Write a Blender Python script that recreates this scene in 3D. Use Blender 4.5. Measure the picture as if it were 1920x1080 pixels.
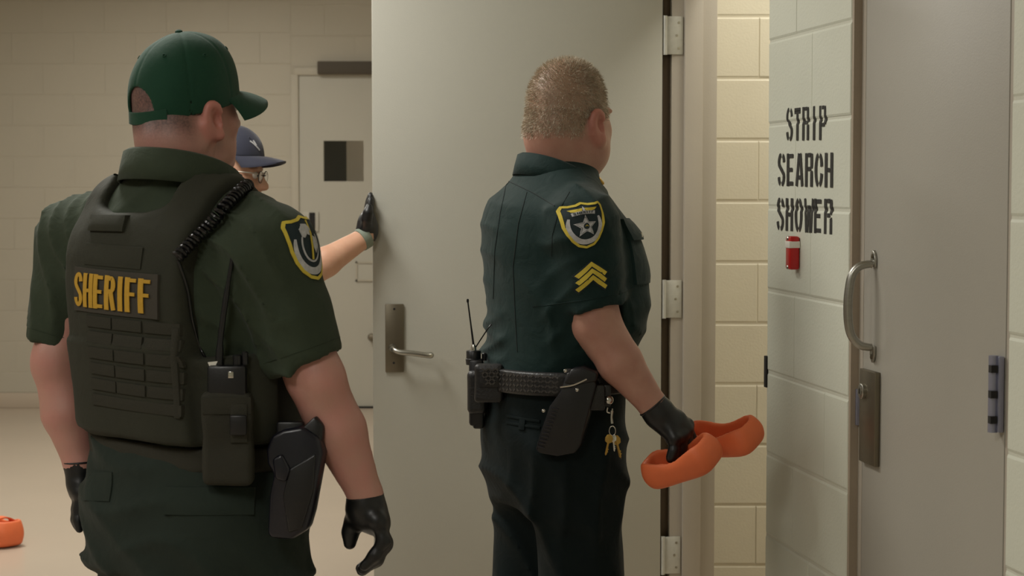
import bpy, bmesh, math, random
import numpy as np
from mathutils import Vector, Matrix
from mathutils.bvhtree import BVHTree

for _o in list(bpy.data.objects):
    bpy.data.objects.remove(_o)
random.seed(7)
scene = bpy.context.scene
COL = scene.collection

# ------------------------------------------------------------------ camera
FPX = 3500.0                      # focal length in pixels of a 1920 px wide frame
EYE = 1.48
PITCH = math.atan(195.0 / FPX)
cam_d = bpy.data.cameras.new('camera')
cam_d.sensor_width = 36.0
cam_d.lens = 36.0 * FPX / 1920.0
cam_d.clip_start = 0.05
cam_d.dof.use_dof = True
cam_d.dof.focus_distance = 4.2
cam_d.dof.aperture_fstop = 9.0
cam = bpy.data.objects.new('camera', cam_d)
COL.objects.link(cam)
cam.location = (0, 0, EYE)
cam.rotation_euler = (math.pi / 2 - PITCH, 0, 0)
scene.camera = cam

# ------------------------------------------------------------------ world, exposure
world = bpy.data.worlds.new('world')
scene.world = world
world.use_nodes = True
world.node_tree.nodes['Background'].inputs[0].default_value = (0.5, 0.5, 0.45, 1)
world.node_tree.nodes['Background'].inputs[1].default_value = 0.05
vs = scene.view_settings
vs.view_transform = 'Standard'
vs.look = 'None'
vs.gamma = 1.0
vs.use_curve_mapping = False
vs.exposure = -0.08

# ------------------------------------------------------------------ ceiling lamps (the fixtures are built further down)
CEIL = 3.0
LAMPS = [  # x, y, size x, size y, watts, colour
    (-1.25, 4.6, 0.55, 1.15, 50, (1.0, 0.985, 0.93)),
    (-2.9, 2.6, 0.55, 1.15, 34, (1.0, 0.985, 0.93)),  # unseen panel, strengthened as fill for the right wall and open door
    (-1.15, 0.9, 0.55, 1.15, 36, (1.0, 0.985, 0.93)),  # unseen panel, strengthened to fill the open door from the front
    (-2.3, 7.6, 0.55, 1.15, 64, (1.0, 0.97, 0.89)),
    (-1.9, 10.2, 0.55, 1.15, 38, (1.0, 0.965, 0.88)),
    (1.25, 5.35, 0.55, 1.0, 26, (1.0, 0.97, 0.88)),
]
for _x, _y, _sx, _sy, _w, _c in LAMPS:
    _l = bpy.data.lights.new('ceiling_lamp_light', 'AREA')
    _l.shape = 'RECTANGLE'
    _l.size = _sx
    _l.size_y = _sy
    _l.energy = _w
    _l.color = _c
    _o = bpy.data.objects.new('ceiling_lamp_light', _l)
    COL.objects.link(_o)
    _o.location = (_x, _y, CEIL - 0.045)

# ------------------------------------------------------------------ helpers
def P(px, py, Y):
    """a point of the place at depth Y that stands at this spot of the 1920x1080 frame"""
    x = (px - 960.0) / FPX
    y = (540.0 - py) / FPX
    d = Vector((x, math.cos(PITCH) + y * math.sin(PITCH), -math.sin(PITCH) + y * math.cos(PITCH)))
    return Vector((0, 0, EYE)) + d * (Y / d.y)

def lin(c):
    return tuple(((v / 255.0) / 12.92 if v / 255.0 <= 0.04045 else ((v / 255.0 + 0.055) / 1.055) ** 2.4) for v in c) + (1.0,)

MATS = {}
def mat(name, col, rough=0.6, metal=0.0, var=0.0, vscale=6.0, bump=0.0, bscale=200.0, col2=None, sheen=0.0,
        sss=0.0, spec=0.5, attr=None, acol=None, weave=0.0, stretch=(1, 1, 1), trans=0.0, emis=None, estr=0.0, coat=0.0, crump=0.0, cscale=22.0):
    if name in MATS:
        return MATS[name]
    m = bpy.data.materials.new(name)
    m.use_nodes = True
    nt = m.node_tree
    b = nt.nodes['Principled BSDF']
    b.inputs['Roughness'].default_value = rough
    b.inputs['Metallic'].default_value = metal
    b.inputs['Specular IOR Level'].default_value = spec
    if coat:
        b.inputs['Coat Weight'].default_value = coat
    if sheen:
        b.inputs['Sheen Weight'].default_value = sheen
        b.inputs['Sheen Roughness'].default_value = 0.5
    if sss:
        b.inputs['Subsurface Weight'].default_value = sss
        b.inputs['Subsurface Radius'].default_value = (0.012, 0.004, 0.002)
        b.inputs['Subsurface Scale'].default_value = 1.0
    if trans:
        b.inputs['Transmission Weight'].default_value = trans
    if emis:
        b.inputs['Emission Color'].default_value = lin(emis)
        b.inputs['Emission Strength'].default_value = estr
    tc = nt.nodes.new('ShaderNodeTexCoord')
    mp = nt.nodes.new('ShaderNodeMapping')
    mp.inputs['Scale'].default_value = stretch
    nt.links.new(tc.outputs['Object'], mp.inputs['Vector'])
    base = None
    c1 = lin(col)
    if var or col2:
        n = nt.nodes.new('ShaderNodeTexNoise')
        n.inputs['Scale'].default_value = vscale
        n.inputs['Detail'].default_value = 5
        nt.links.new(mp.outputs[0], n.inputs['Vector'])
        mx = nt.nodes.new('ShaderNodeMix')
        mx.data_type = 'RGBA'
        rp = nt.nodes.new('ShaderNodeMapRange')
        rp.inputs[1].default_value = 0.3
        rp.inputs[2].default_value = 0.7
        nt.links.new(n.outputs['Fac'], rp.inputs[0])
        nt.links.new(rp.outputs[0], mx.inputs[0])
        c2 = lin(col2) if col2 else tuple(v * (1 - var) for v in c1[:3]) + (1.0,)
        mx.inputs[6].default_value = c1
        mx.inputs[7].default_value = c2
        base = mx.outputs[2]
    else:
        b.inputs['Base Color'].default_value = c1
    if attr:
        at = nt.nodes.new('ShaderNodeAttribute')
        at.attribute_name = attr
        n2 = nt.nodes.new('ShaderNodeTexNoise')
        n2.inputs['Scale'].default_value = 260
        nt.links.new(mp.outputs[0], n2.inputs['Vector'])
        mu = nt.nodes.new('ShaderNodeMath')
        mu.operation = 'MULTIPLY_ADD'
        mu.inputs[1].default_value = 0.7
        mu.inputs[2].default_value = 0.6
        nt.links.new(n2.outputs['Fac'], mu.inputs[0])
        mu2 = nt.nodes.new('ShaderNodeMath')
        mu2.operation = 'MULTIPLY'
        mu2.use_clamp = True
        nt.links.new(mu.outputs[0], mu2.inputs[0])
        nt.links.new(at.outputs['Fac'], mu2.inputs[1])
        mx2 = nt.nodes.new('ShaderNodeMix')
        mx2.data_type = 'RGBA'
        nt.links.new(mu2.outputs[0], mx2.inputs[0])
        if base is not None:
            nt.links.new(base, mx2.inputs[6])
        else:
            mx2.inputs[6].default_value = c1
        mx2.inputs[7].default_value = lin(acol)
        at3 = nt.nodes.new('ShaderNodeAttribute')
        at3.attribute_name = 'flush'
        mx3 = nt.nodes.new('ShaderNodeMix')
        mx3.data_type = 'RGBA'
        nt.links.new(at3.outputs['Fac'], mx3.inputs[0])
        nt.links.new(mx2.outputs[2], mx3.inputs[6])
        mx3.inputs[7].default_value = lin((176, 84, 74))
        base = mx3.outputs[2]
    if base is not None:
        nt.links.new(base, b.inputs['Base Color'])
    if bump:
        n = nt.nodes.new('ShaderNodeTexNoise')
        n.inputs['Scale'].default_value = bscale
        n.inputs['Detail'].default_value = 3
        nt.links.new(mp.outputs[0], n.inputs['Vector'])
        bp = nt.nodes.new('ShaderNodeBump')
        bp.inputs['Strength'].default_value = bump
        bp.inputs['Distance'].default_value = 0.002
        nt.links.new(n.outputs['Fac'], bp.inputs['Height'])
        nt.links.new(bp.outputs[0], b.inputs['Normal'])
        if crump:
            n3 = nt.nodes.new('ShaderNodeTexNoise')
            n3.inputs['Scale'].default_value = cscale
            n3.inputs['Detail'].default_value = 4
            n3.inputs['Distortion'].default_value = 0.8
            nt.links.new(mp.outputs[0], n3.inputs['Vector'])
            bp2 = nt.nodes.new('ShaderNodeBump')
            bp2.inputs['Strength'].default_value = crump
            bp2.inputs['Distance'].default_value = 0.01
            nt.links.new(n3.outputs['Fac'], bp2.inputs['Height'])
            nt.links.new(bp2.outputs[0], bp.inputs['Normal'])
    MATS[name] = m
    return m

ORIGIN = {}
def _link(o, parent, origin):
    COL.objects.link(o)
    if parent is not None:
        po = ORIGIN[parent.name]
        o.parent = parent
        o.location = origin - po
    else:
        o.location = origin
    ORIGIN[o.name] = origin

def tag(o, label=None, cat=None, group=None, kind=None):
    if label: o['label'] = label
    if cat: o['category'] = cat
    if group: o['group'] = group
    if kind: o['kind'] = kind
    return o

def empty(name, loc, label=None, cat=None, group=None):
    o = bpy.data.objects.new(name, None)
    o.empty_display_size = 0.1
    _link(o, None, Vector(loc))
    return tag(o, label, cat, group)

def mesh_np(name, V, F):
    """V (n,3) array, F list/array of quads or mixed polygons"""
    me = bpy.data.meshes.new(name)
    V = np.asarray(V, dtype=np.float32)
    if isinstance(F, np.ndarray):
        k = F.shape[1]
        me.vertices.add(len(V)); me.vertices.foreach_set('co', V.ravel())
        me.loops.add(F.size); me.loops.foreach_set('vertex_index', F.astype(np.int32).ravel())
        me.polygons.add(len(F))
        me.polygons.foreach_set('loop_start', np.arange(0, F.size, k, dtype=np.int32))
        me.polygons.foreach_set('loop_total', np.full(len(F), k, dtype=np.int32))
        me.update(calc_edges=True)
    else:
        me.from_pydata([tuple(map(float, v)) for v in V], [], [tuple(f) for f in F])
        me.update()
    return me

def obj(name, V, F, material, parent=None, smooth=False, origin=None, angle=None):
    """V in place coordinates; the object's origin is its base"""
    V = np.asarray([tuple(v) for v in V] if not isinstance(V, np.ndarray) else V, dtype=np.float64)
    if origin is None:
        lo, hi = V.min(0), V.max(0)
        origin = Vector(((lo[0] + hi[0]) / 2, (lo[1] + hi[1]) / 2, lo[2]))
    me = mesh_np(name, V - np.array(origin), F)
    me.materials.append(material)
    if smooth:
        me.polygons.foreach_set('use_smooth', np.ones(len(me.polygons), dtype=bool))
        if angle:
            me.set_sharp_from_angle(angle=math.radians(angle))
    o = bpy.data.objects.new(name, me)
    _link(o, parent, Vector(origin))
    return o

def from_bm(name, bm, material, parent=None, smooth=False, angle=40):
    bm.normal_update()
    bm.verts.ensure_lookup_table()
    V = [v.co.copy() for v in bm.verts]
    bm.verts.index_update()
    F = [[v.index for v in f.verts] for f in bm.faces]
    bm.free()
    return obj(name, V, F, material, parent, smooth, angle=angle if smooth else None)

def bm_box(bm, c, size, ax=None, bevel=0.0, seg=2):
    """box with centre c, size along the axes ax (three unit vectors)"""
    ax = ax or (Vector((1, 0, 0)), Vector((0, 1, 0)), Vector((0, 0, 1)))
    c = Vector(c)
    vs_ = []
    for i in (-.5, .5):
        for j in (-.5, .5):
            for k in (-.5, .5):
                vs_.append(bm.verts.new(c + ax[0] * (i * size[0]) + ax[1] * (j * size[1]) + ax[2] * (k * size[2])))
    idx = [(0, 1, 3, 2), (4, 6, 7, 5), (0, 4, 5, 1), (2, 3, 7, 6), (0, 2, 6, 4), (1, 5, 7, 3)]
    fs = [bm.faces.new([vs_[a] for a in f]) for f in idx]
    bmesh.ops.recalc_face_normals(bm, faces=fs)
    if bevel:
        es = list({e for f in fs for e in f.edges})
        bmesh.ops.bevel(bm, geom=es, offset=bevel, segments=seg, affect='EDGES', profile=0.5)
    return bm

def box(name, c, size, material, parent=None, ax=None, bevel=0.0, smooth=True):
    bm = bmesh.new()
    bm_box(bm, c, size, ax, bevel)
    return from_bm(name, bm, material, parent, smooth and bevel > 0)

def tube_vf(pts, rad, seg=10, cap=True, flat=None):
    pts = [Vector(p) for p in pts]
    n = len(pts)
    rad = [rad] * n if not hasattr(rad, '__len__') else rad
    V, F = [], []
    t0 = (pts[1] - pts[0]).normalized()
    up = Vector((0, 0, 1)) if abs(t0.z) < 0.9 else Vector((1, 0, 0))
    u = t0.cross(up).normalized()
    for i in range(n):
        t = (pts[min(i + 1, n - 1)] - pts[max(i - 1, 0)]).normalized()
        u = (u - t * u.dot(t)).normalized()
        w = t.cross(u)
        for k in range(seg):
            a = 2 * math.pi * k / seg
            V.append(pts[i] + (u * math.cos(a) + w * math.sin(a)) * rad[i])
    for i in range(n - 1):
        for k in range(seg):
            F.append((i * seg + k, i * seg + (k + 1) % seg, (i + 1) * seg + (k + 1) % seg, (i + 1) * seg + k))
    if cap:
        F.append(tuple(range(seg))[::-1])
        F.append(tuple((n - 1) * seg + k for k in range(seg)))
    return V, F

def tube(name, pts, rad, material, parent=None, seg=10):
    V, F = tube_vf(pts, rad, seg)
    return obj(name, V, F, material, parent, True, angle=50)

def spline(pts, n=8):
    """Catmull-Rom through the points"""
    pts = [Vector(p) for p in pts]
    out = []
    for i in range(len(pts) - 1):
        p0, p1, p2, p3 = pts[max(i - 1, 0)], pts[i], pts[i + 1], pts[min(i + 2, len(pts) - 1)]
        for k in range(n):
            t = k / n
            out.append(0.5 * ((2 * p1) + (p2 - p0) * t + (2 * p0 - 5 * p1 + 4 * p2 - p3) * t * t + (3 * p1 - p0 - 3 * p2 + p3) * t ** 3))
    out.append(pts[-1])
    return out

def join_vf(parts):
    V, F = [], []
    for v, f in parts:
        o = len(V)
        V += list(v)
        F += [tuple(i + o for i in ff) for ff in f]
    return V, F

def prism(name, pts, ext, material, parent=None, bevel=0.0, seg=2, smooth=True):
    """polygon of points in space, extruded by the vector ext"""
    bm = bmesh.new()
    a = [bm.verts.new(Vector(p)) for p in pts]
    b = [bm.verts.new(Vector(p) + Vector(ext)) for p in pts]
    n = len(pts)
    bm.faces.new(a); bm.faces.new(b[::-1])
    for i in range(n):
        bm.faces.new((a[i], b[i], b[(i + 1) % n], a[(i + 1) % n]))
    bmesh.ops.recalc_face_normals(bm, faces=bm.faces[:])
    if bevel:
        es = [e for e in bm.edges if e.calc_face_angle(0) > math.radians(35)]
        bmesh.ops.bevel(bm, geom=es, offset=bevel, segments=seg, affect='EDGES', profile=0.5)
    return from_bm(name, bm, material, parent, smooth, 45)

def lathe_vf(c, axis, prof, seg=20):
    """profile [(r, h)] turned about axis through c"""
    axis = Vector(axis).normalized()
    up = Vector((0, 0, 1)) if abs(axis.z) < 0.9 else Vector((1, 0, 0))
    u = axis.cross(up).normalized(); w = axis.cross(u)
    V, F = [], []
    for r, h in prof:
        for k in range(seg):
            a = 2 * math.pi * k / seg
            V.append(Vector(c) + axis * h + (u * math.cos(a) + w * math.sin(a)) * max(r, 1e-5))
    for i in range(len(prof) - 1):
        for k in range(seg):
            F.append((i * seg + k, i * seg + (k + 1) % seg, (i + 1) * seg + (k + 1) % seg, (i + 1) * seg + k))
    F.append(tuple(range(seg))); F.append(tuple((len(prof) - 1) * seg + k for k in range(seg))[::-1])
    return V, F

def lathe(name, c, axis, prof, material, parent=None, seg=20):
    V, F = lathe_vf(c, axis, prof, seg)
    bm = bmesh.new()
    vv = [bm.verts.new(v) for v in V]
    for f in F:
        try: bm.faces.new([vv[i] for i in f])
        except ValueError: pass
    bmesh.ops.recalc_face_normals(bm, faces=bm.faces[:])
    return from_bm(name, bm, material, parent, True, 40)

# ---- lettering: strokes in a unit cell, (polyline, width factor)
def _arc(cx, cy, rx, ry, a0, a1, n=8):
    return [(cx + rx * math.cos(math.radians(a0 + (a1 - a0) * i / n)), cy + ry * math.sin(math.radians(a0 + (a1 - a0) * i / n))) for i in range(n + 1)]
STENCIL = {
    'S': [_arc(.5, .73, .37, .24, 100, 200, 5) + [(.3, .58), (.7, .42)] + _arc(.5, .27, .37, .24, 20, -80, 5), _arc(.5, .73, .37, .24, 62, 0, 4), _arc(.5, .27, .37, .24, 242, 180, 4)],
    'T': [[(.02, .93), (.98, .93)], [(.02, .86), (.98, .86)], [(.5, .8), (.5, 0)]],
    'R': [[(.14, 0), (.14, 1)], [(.36, .94), (.8, .94)], [(.84, .97), (.86, .9), (.86, .62), (.83, .56)], [(.36, .53), (.8, .53)], [(.84, .46), (.86, .4), (.86, 0)]],
    'I': [[(.5, 0), (.5, 1)]],
    'P': [[(.14, 0), (.14, 1)], [(.36, .94), (.8, .94)], [(.84, .97), (.86, .9), (.86, .52), (.83, .46)], [(.36, .44), (.8, .44)]],
    'E': [[(.15, 0), (.15, 1)], [(.2, .92), (.92, .92)], [(.3, .5), (.82, .5)], [(.2, .08), (.92, .08)]],
    'A': [[(.1, 0), (.43, 1)], [(.6, 1), (.9, 0)], [(.38, .27), (.68, .27)]],
    'C': [_arc(.5, .5, .38, .46, 105, 255, 9), _arc(.5, .6, .38, .36, 70, 0, 4), _arc(.5, .4, .38, .36, 290, 360, 4)],
    'H': [[(.14, 0), (.14, 1)], [(.86, 0), (.86, 1)], [(.38, .5), (.66, .5)]],
    'O': [_arc(.5, .5, .38, .46, 102, 258, 10), _arc(.5, .5, .38, .46, 78, -78, 10)],
    'W': [[(.06, 1), (.2, 0)], [(.34, 0), (.44, .8)], [(.56, .8), (.66, 0)], [(.8, 0), (.94, 1)]],
}
PLAIN = {
    'S': [_arc(.5, .74, .34, .2, 0, 90, 5) + _arc(.5, .74, .34, .2, 100, 220, 6) + [(.5, .5)] + _arc(.5, .26, .34, .2, 40, -90, 7) + _arc(.5, .26, .34, .2, -100, -180, 5)],
    'H': [[(.15, 0), (.15, 1)], [(.85, 0), (.85, 1)], [(.15, .5), (.85, .5)]],
    'E': [[(.15, 0), (.15, 1)], [(.15, .92), (.95, .92)], [(.15, .5), (.85, .5)], [(.15, .08), (.95, .08)]],
    'R': [[(.15, 0), (.15, 1)], [(.15, .92), (.6, .92)] + _arc(.58, .73, .27, .19, 80, -80, 7) + [(.15, .54)], [(.6, .54), (.87, 0)]],
    'I': [[(.5, 0), (.5, 1)]],
    'F': [[(.15, 0), (.15, 1)], [(.15, .92), (.95, .92)], [(.15, .52), (.85, .52)]],
}
def letter_2d(strokes, w, h, sw, sub=0):
    """list of 2-D quad strips (V, F) for a letter w x h with stroke width sw"""
    V, F = [], []
    for st in strokes:
        pts = [(x * w, y * h) for x, y in st]
        if sub:
            q = []
            for a, b in zip(pts[:-1], pts[1:]):
                m = max(1, int(math.hypot(b[0] - a[0], b[1] - a[1]) / sub))
                q += [(a[0] + (b[0] - a[0]) * i / m, a[1] + (b[1] - a[1]) * i / m) for i in range(m)]
            pts = q + [pts[-1]]
        n = len(pts)
        horiz = abs(pts[-1][1] - pts[0][1]) < 0.02 * h and n < 60 and all(abs(p[1] - pts[0][1]) < .02 * h for p in pts)
        wd = sw * (0.55 if horiz else 1.0)
        o = len(V)
        for i in range(n):
            ax, ay = pts[max(i - 1, 0)]; bx, by = pts[min(i + 1, n - 1)]
            dx, dy = bx - ax, by - ay
            L = math.hypot(dx, dy) or 1
            f = 1.0 - 0.35 * abs(dx / L) if not horiz else 1.0
            nx, ny = -dy / L * wd / 2 * f, dx / L * wd / 2 * f
            x, y = pts[i]
            V += [(x + nx, min(max(y + ny, -0.01 * h), h * 1.01)), (x - nx, min(max(y - ny, -0.01 * h), h * 1.01))]
        for i in range(n - 1):
            a = o + 2 * i
            F.append((a, a + 1, a + 3, a + 2))
    return V, F

# ------------------------------------------------------------------ signed-distance modelling of soft bodies
def smin(a, b, k):
    if k <= 0: return np.minimum(a, b)
    h = np.maximum(k - np.abs(a - b), 0) / k
    return np.minimum(a, b) - h * h * k * 0.25
def smax(a, b, k):
    return -smin(-a, -b, k)

class Grid:
    def __init__(s, lo, hi, h, fine=()):
        """h spacing; fine: list of (axis, a, b, spacing) zones with finer spacing"""
        s.g = []
        for ax in range(3):
            x, out = lo[ax], []
            while x < hi[ax]:
                out.append(x)
                hh = h
                for (fa, a, b, sp) in fine:
                    if fa == ax and a <= x < b: hh = min(hh, sp)
                x += hh
            out.append(x)
            s.g.append(np.array(out, dtype=np.float32))
        s.V = np.full([len(a) for a in s.g], 1.0, dtype=np.float32)
    def sub(s, lo, hi):
        sl = tuple(slice(max(int(np.searchsorted(s.g[i], lo[i])) - 1, 0), int(np.searchsorted(s.g[i], hi[i])) + 1) for i in range(3))
        X = s.g[0][sl[0]][:, None, None]; Y = s.g[1][sl[1]][None, :, None]; Z = s.g[2][sl[2]][None, None, :]
        return sl, X, Y, Z
    def add(s, prim, k=0.02):
        fn, lo, hi = prim
        sl, X, Y, Z = s.sub(lo, hi)
        if 0 in s.V[sl].shape: return s
        s.V[sl] = smin(s.V[sl], fn(X, Y, Z), k)
        return s
    def cut(s, prim, k=0.005):
        fn, lo, hi = prim
        sl, X, Y, Z = s.sub(lo, hi)
        if 0 in s.V[sl].shape: return s
        s.V[sl] = smax(s.V[sl], -fn(X, Y, Z), k)
        return s
    def keep(s, fn, k=0.005):
        X = s.g[0][:, None, None]; Y = s.g[1][None, :, None]; Z = s.g[2][None, None, :]
        s.V = smax(s.V, fn(X, Y, Z).astype(np.float32), k)
        return s
    def near(s, fn, band=0.035):
        """V += fn(points) on points near the surface"""
        idx = np.nonzero(np.abs(s.V) < band)
        p = np.stack([s.g[i][idx[i]] for i in range(3)], 1)
        s.V[idx] += fn(p).astype(np.float32)
        return s
    def copy(s):
        n = object.__new__(Grid); n.g = s.g; n.V = s.V.copy(); return n
    def mesh(s, smooth=1):
        V = s.V; gx, gy, gz = s.g
        ins = V < 0
        nx, ny, nz = V.shape
        c = np.zeros((nx - 1, ny - 1, nz - 1), dtype=np.int8)
        offs = [(i, j, k) for i in (0, 1) for j in (0, 1) for k in (0, 1)]
        for i, j, k in offs:
            c += ins[i:nx - 1 + i, j:ny - 1 + j, k:nz - 1 + k]
        act = (c > 0) & (c < 8)
        ci, cj, ck = np.nonzero(act)
        vid = np.full(act.shape, -1, dtype=np.int32)
        vid[ci, cj, ck] = np.arange(len(ci))
        acc = np.zeros((len(ci), 3)); cnt = np.zeros(len(ci))
        for a in offs:
            for ax in range(3):
                if a[ax]: continue
                b = list(a); b[ax] = 1
                va = V[ci + a[0], cj + a[1], ck + a[2]]; vb = V[ci + b[0], cj + b[1], ck + b[2]]
                cr = (va < 0) != (vb < 0)
                t = np.where(cr, va / np.where(cr, va - vb, 1), 0)
                pa = np.stack([gx[ci + a[0]], gy[cj + a[1]], gz[ck + a[2]]], 1)
                pb = np.stack([gx[ci + b[0]], gy[cj + b[1]], gz[ck + b[2]]], 1)
                acc += np.where(cr[:, None], pa + (pb - pa) * t[:, None], 0)
                cnt += cr
        vert = acc / cnt[:, None]
        faces = []
        for ax in range(3):
            u, w = (ax + 1) % 3, (ax + 2) % 3
            sh = [slice(None)] * 3
            a = [slice(None)] * 3; b = [slice(None)] * 3
            a[ax] = slice(0, -1); b[ax] = slice(1, None)
            for q in (a, b):
                q[u] = slice(1, -1); q[w] = slice(1, -1)
            A = ins[tuple(a)]; B = ins[tuple(b)]
            e = np.nonzero(A != B)
            flip = B[e]
            ii = [e[0].copy(), e[1].copy(), e[2].copy()]
            ii[u] = ii[u] + 1; ii[w] = ii[w] + 1
            def cell(du, dw):
                q = [ii[0].copy(), ii[1].copy(), ii[2].copy()]
                q[u] -= du; q[w] -= dw
                return vid[tuple(q)]
            Q = np.stack([cell(1, 1), cell(0, 1), cell(0, 0), cell(1, 0)], 1)
            Q[flip] = Q[flip][:, ::-1]
            faces.append(Q)
        Fc = np.concatenate(faces)
        for _ in range(smooth):
            sm = np.zeros_like(vert); cn = np.zeros(len(vert))
            for k in range(4):
                np.add.at(sm, Fc[:, k], vert[Fc[:, (k + 1) % 4]]); np.add.at(cn, Fc[:, k], 1)
                np.add.at(sm, Fc[:, k], vert[Fc[:, (k + 3) % 4]]); np.add.at(cn, Fc[:, k], 1)
            vert = vert * 0.45 + 0.55 * sm / cn[:, None]
        return vert, Fc

def _bb(pts, m):
    a = np.array([tuple(p) for p in pts])
    return a.min(0) - m, a.max(0) + m
def cone(a, b, ra, rb, m=0.06):
    a, b = np.array(a), np.array(b); ba = b - a; L = float(ba @ ba) + 1e-12
    def fn(X, Y, Z):
        t = np.clip(((X - a[0]) * ba[0] + (Y - a[1]) * ba[1] + (Z - a[2]) * ba[2]) / L, 0, 1)
        return np.sqrt((X - a[0] - t * ba[0]) ** 2 + (Y - a[1] - t * ba[1]) ** 2 + (Z - a[2] - t * ba[2]) ** 2) - (ra + (rb - ra) * t)
    lo, hi = _bb([a, b], max(ra, rb) + m)
    return fn, lo, hi
def chain(pts, rs, m=0.06):
    cs = [cone(pts[i], pts[i + 1], rs[i], rs[i + 1], m) for i in range(len(pts) - 1)]
    def fn(X, Y, Z):
        v = cs[0][0](X, Y, Z)
        for c in cs[1:]: v = smin(v, c[0](X, Y, Z), 0.012)
        return v
    return fn, np.min([c[1] for c in cs], 0), np.max([c[2] for c in cs], 0)
def ell(c, r, ax=None, m=0.05):
    c = np.array(c); A = np.array([tuple(a) for a in ax]) if ax else np.eye(3)
    def fn(X, Y, Z):
        dx, dy, dz = X - c[0], Y - c[1], Z - c[2]
        s1 = 0; s2 = 0
        for i in range(3):
            u = dx * A[i][0] + dy * A[i][1] + dz * A[i][2]
            s1 = s1 + (u / r[i]) ** 2; s2 = s2 + (u / (r[i] * r[i])) ** 2
        k0 = np.sqrt(s1); k1 = np.sqrt(s2) + 1e-9
        return k0 * (k0 - 1) / k1
    R = max(r) + m
    return fn, c - R, c + R
def rbox(c, half, ax, rad, m=0.04):
    c = np.array(c); A = np.array([tuple(a) for a in ax])
    def fn(X, Y, Z):
        dx, dy, dz = X - c[0], Y - c[1], Z - c[2]
        q = [np.abs(dx * A[i][0] + dy * A[i][1] + dz * A[i][2]) - half[i] + rad for i in range(3)]
        out = np.sqrt(sum(np.maximum(v, 0) ** 2 for v in q))
        return out + np.minimum(np.maximum(np.maximum(q[0], q[1]), q[2]), 0) - rad
    R = math.sqrt(sum(h * h for h in half)) + m
    return fn, c - R, c + R
def loft(keys, Rv, Fv, off=0.0, m=0.06, pw=2.3):
    """keys: (z, cx, cy, half breadth, front depth, back depth); cross-sections stacked in z"""
    K = np.array(keys, dtype=float); K = K[K[:, 0].argsort()]
    zz = np.linspace(K[0, 0], K[-1, 0], 160)
    D = []
    for c in range(1, 6):      # smooth (monotone cubic-like) interpolation
        y = K[:, c]; x = K[:, 0]
        d = np.gradient(y, x)
        i = np.clip(np.searchsorted(x, zz) - 1, 0, len(x) - 2)
        h = x[i + 1] - x[i]; t = (zz - x[i]) / h
        D.append((2 * t ** 3 - 3 * t ** 2 + 1) * y[i] + (t ** 3 - 2 * t ** 2 + t) * h * d[i] + (-2 * t ** 3 + 3 * t ** 2) * y[i + 1] + (t ** 3 - t ** 2) * h * d[i + 1])
    def fn(X, Y, Z):
        cx, cy, a, bf, bb = [np.interp(Z, zz, d) for d in D]
        u = (X - cx) * Rv[0] + (Y - cy) * Rv[1]; v = (X - cx) * Fv[0] + (Y - cy) * Fv[1]
        b = np.where(v > 0, bf, bb) + off
        a = a + off
        e = (np.abs(u / a) ** pw + np.abs(v / b) ** pw) ** (1 / pw)
        d = (e - 1) * np.minimum(a, b)
        return smax(smax(d, zz[0] - Z, 0.02), Z - zz[-1], 0.02)
    r = max(K[:, 3].max(), K[:, 4].max(), K[:, 5].max()) + off + m
    lo = np.array([K[:, 1].min() - r, K[:, 2].min() - r, K[0, 0] - m]); hi = np.array([K[:, 1].max() + r, K[:, 2].max() + r, K[-1, 0] + m])
    return fn, lo, hi
def waves(p, scale, seed, n=10, stretch=(1, 1, 1)):
    """smooth pseudo-noise in -1..1, feature size about scale"""
    r = np.random.RandomState(seed)
    q = p / (np.array(stretch) * scale)
    out = np.zeros(len(p))
    for i in range(n):
        d = r.normal(size=3); d /= np.linalg.norm(d)
        f = r.uniform(0.6, 1.7)
        out += np.sin(q @ d * f * 2 * np.pi * 0.5 + r.uniform(0, 6.28)) / n
    return out * 1.6
def crease(p, d, wl, seed, warp=.7, sharp=1.7):
    """running cloth folds across direction d, one every wl, in patches; 0..1"""
    d = np.array(d, dtype=float); d /= np.linalg.norm(d)
    ph = (p @ d) / wl + warp * waves(p, wl * 3.0, seed, 6)
    pat = np.clip(.45 + 1.3 * waves(p, .22, seed + 1, 6), 0, 1)
    return 1.5 * (1 - np.abs(np.sin(np.pi * ph))) ** sharp * pat
def folds(p, scale, seed, stretch=(1, 1, 1)):
    """sharp-valleyed cloth folds, 0..1"""
    w = waves(p, scale, seed, 6, stretch)
    return 1 - np.abs(np.clip(w, -1, 1))

class Cloth:
    """a finished soft mesh with a ray-cast tree, for laying flat pieces on it"""
    def __init__(s, V, F):
        s.V, s.F = V, F
        s.t = BVHTree.FromPolygons([tuple(v) for v in V], [tuple(int(i) for i in f) for f in F])
    def hit(s, p, n, reach=0.25):
        p = Vector(p); n = Vector(n)
        h = s.t.ray_cast(p + n * reach, -n, reach * 2)
        return h[0] if h[0] is not None else None
    def lay(s, c, right, up, n, pts):
        """2-D points on the plane (c, right, up) dropped onto the cloth"""
        out = []; last = Vector(c)
        hits = [s.hit(Vector(c) + right * x + up * y, n) for x, y in pts]
        good = [h for h in hits if h is not None]
        dm = sorted([(h - Vector(c)).dot(n) for h in good])
        md = dm[len(dm) // 2] if dm else 0
        for (x, y), h in zip(pts, hits):
            if h is None or abs((h - Vector(c)).dot(n) - md) > 0.07:
                h = Vector(c) + right * x + up * y + n * md
            out.append(h)
        return out
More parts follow.
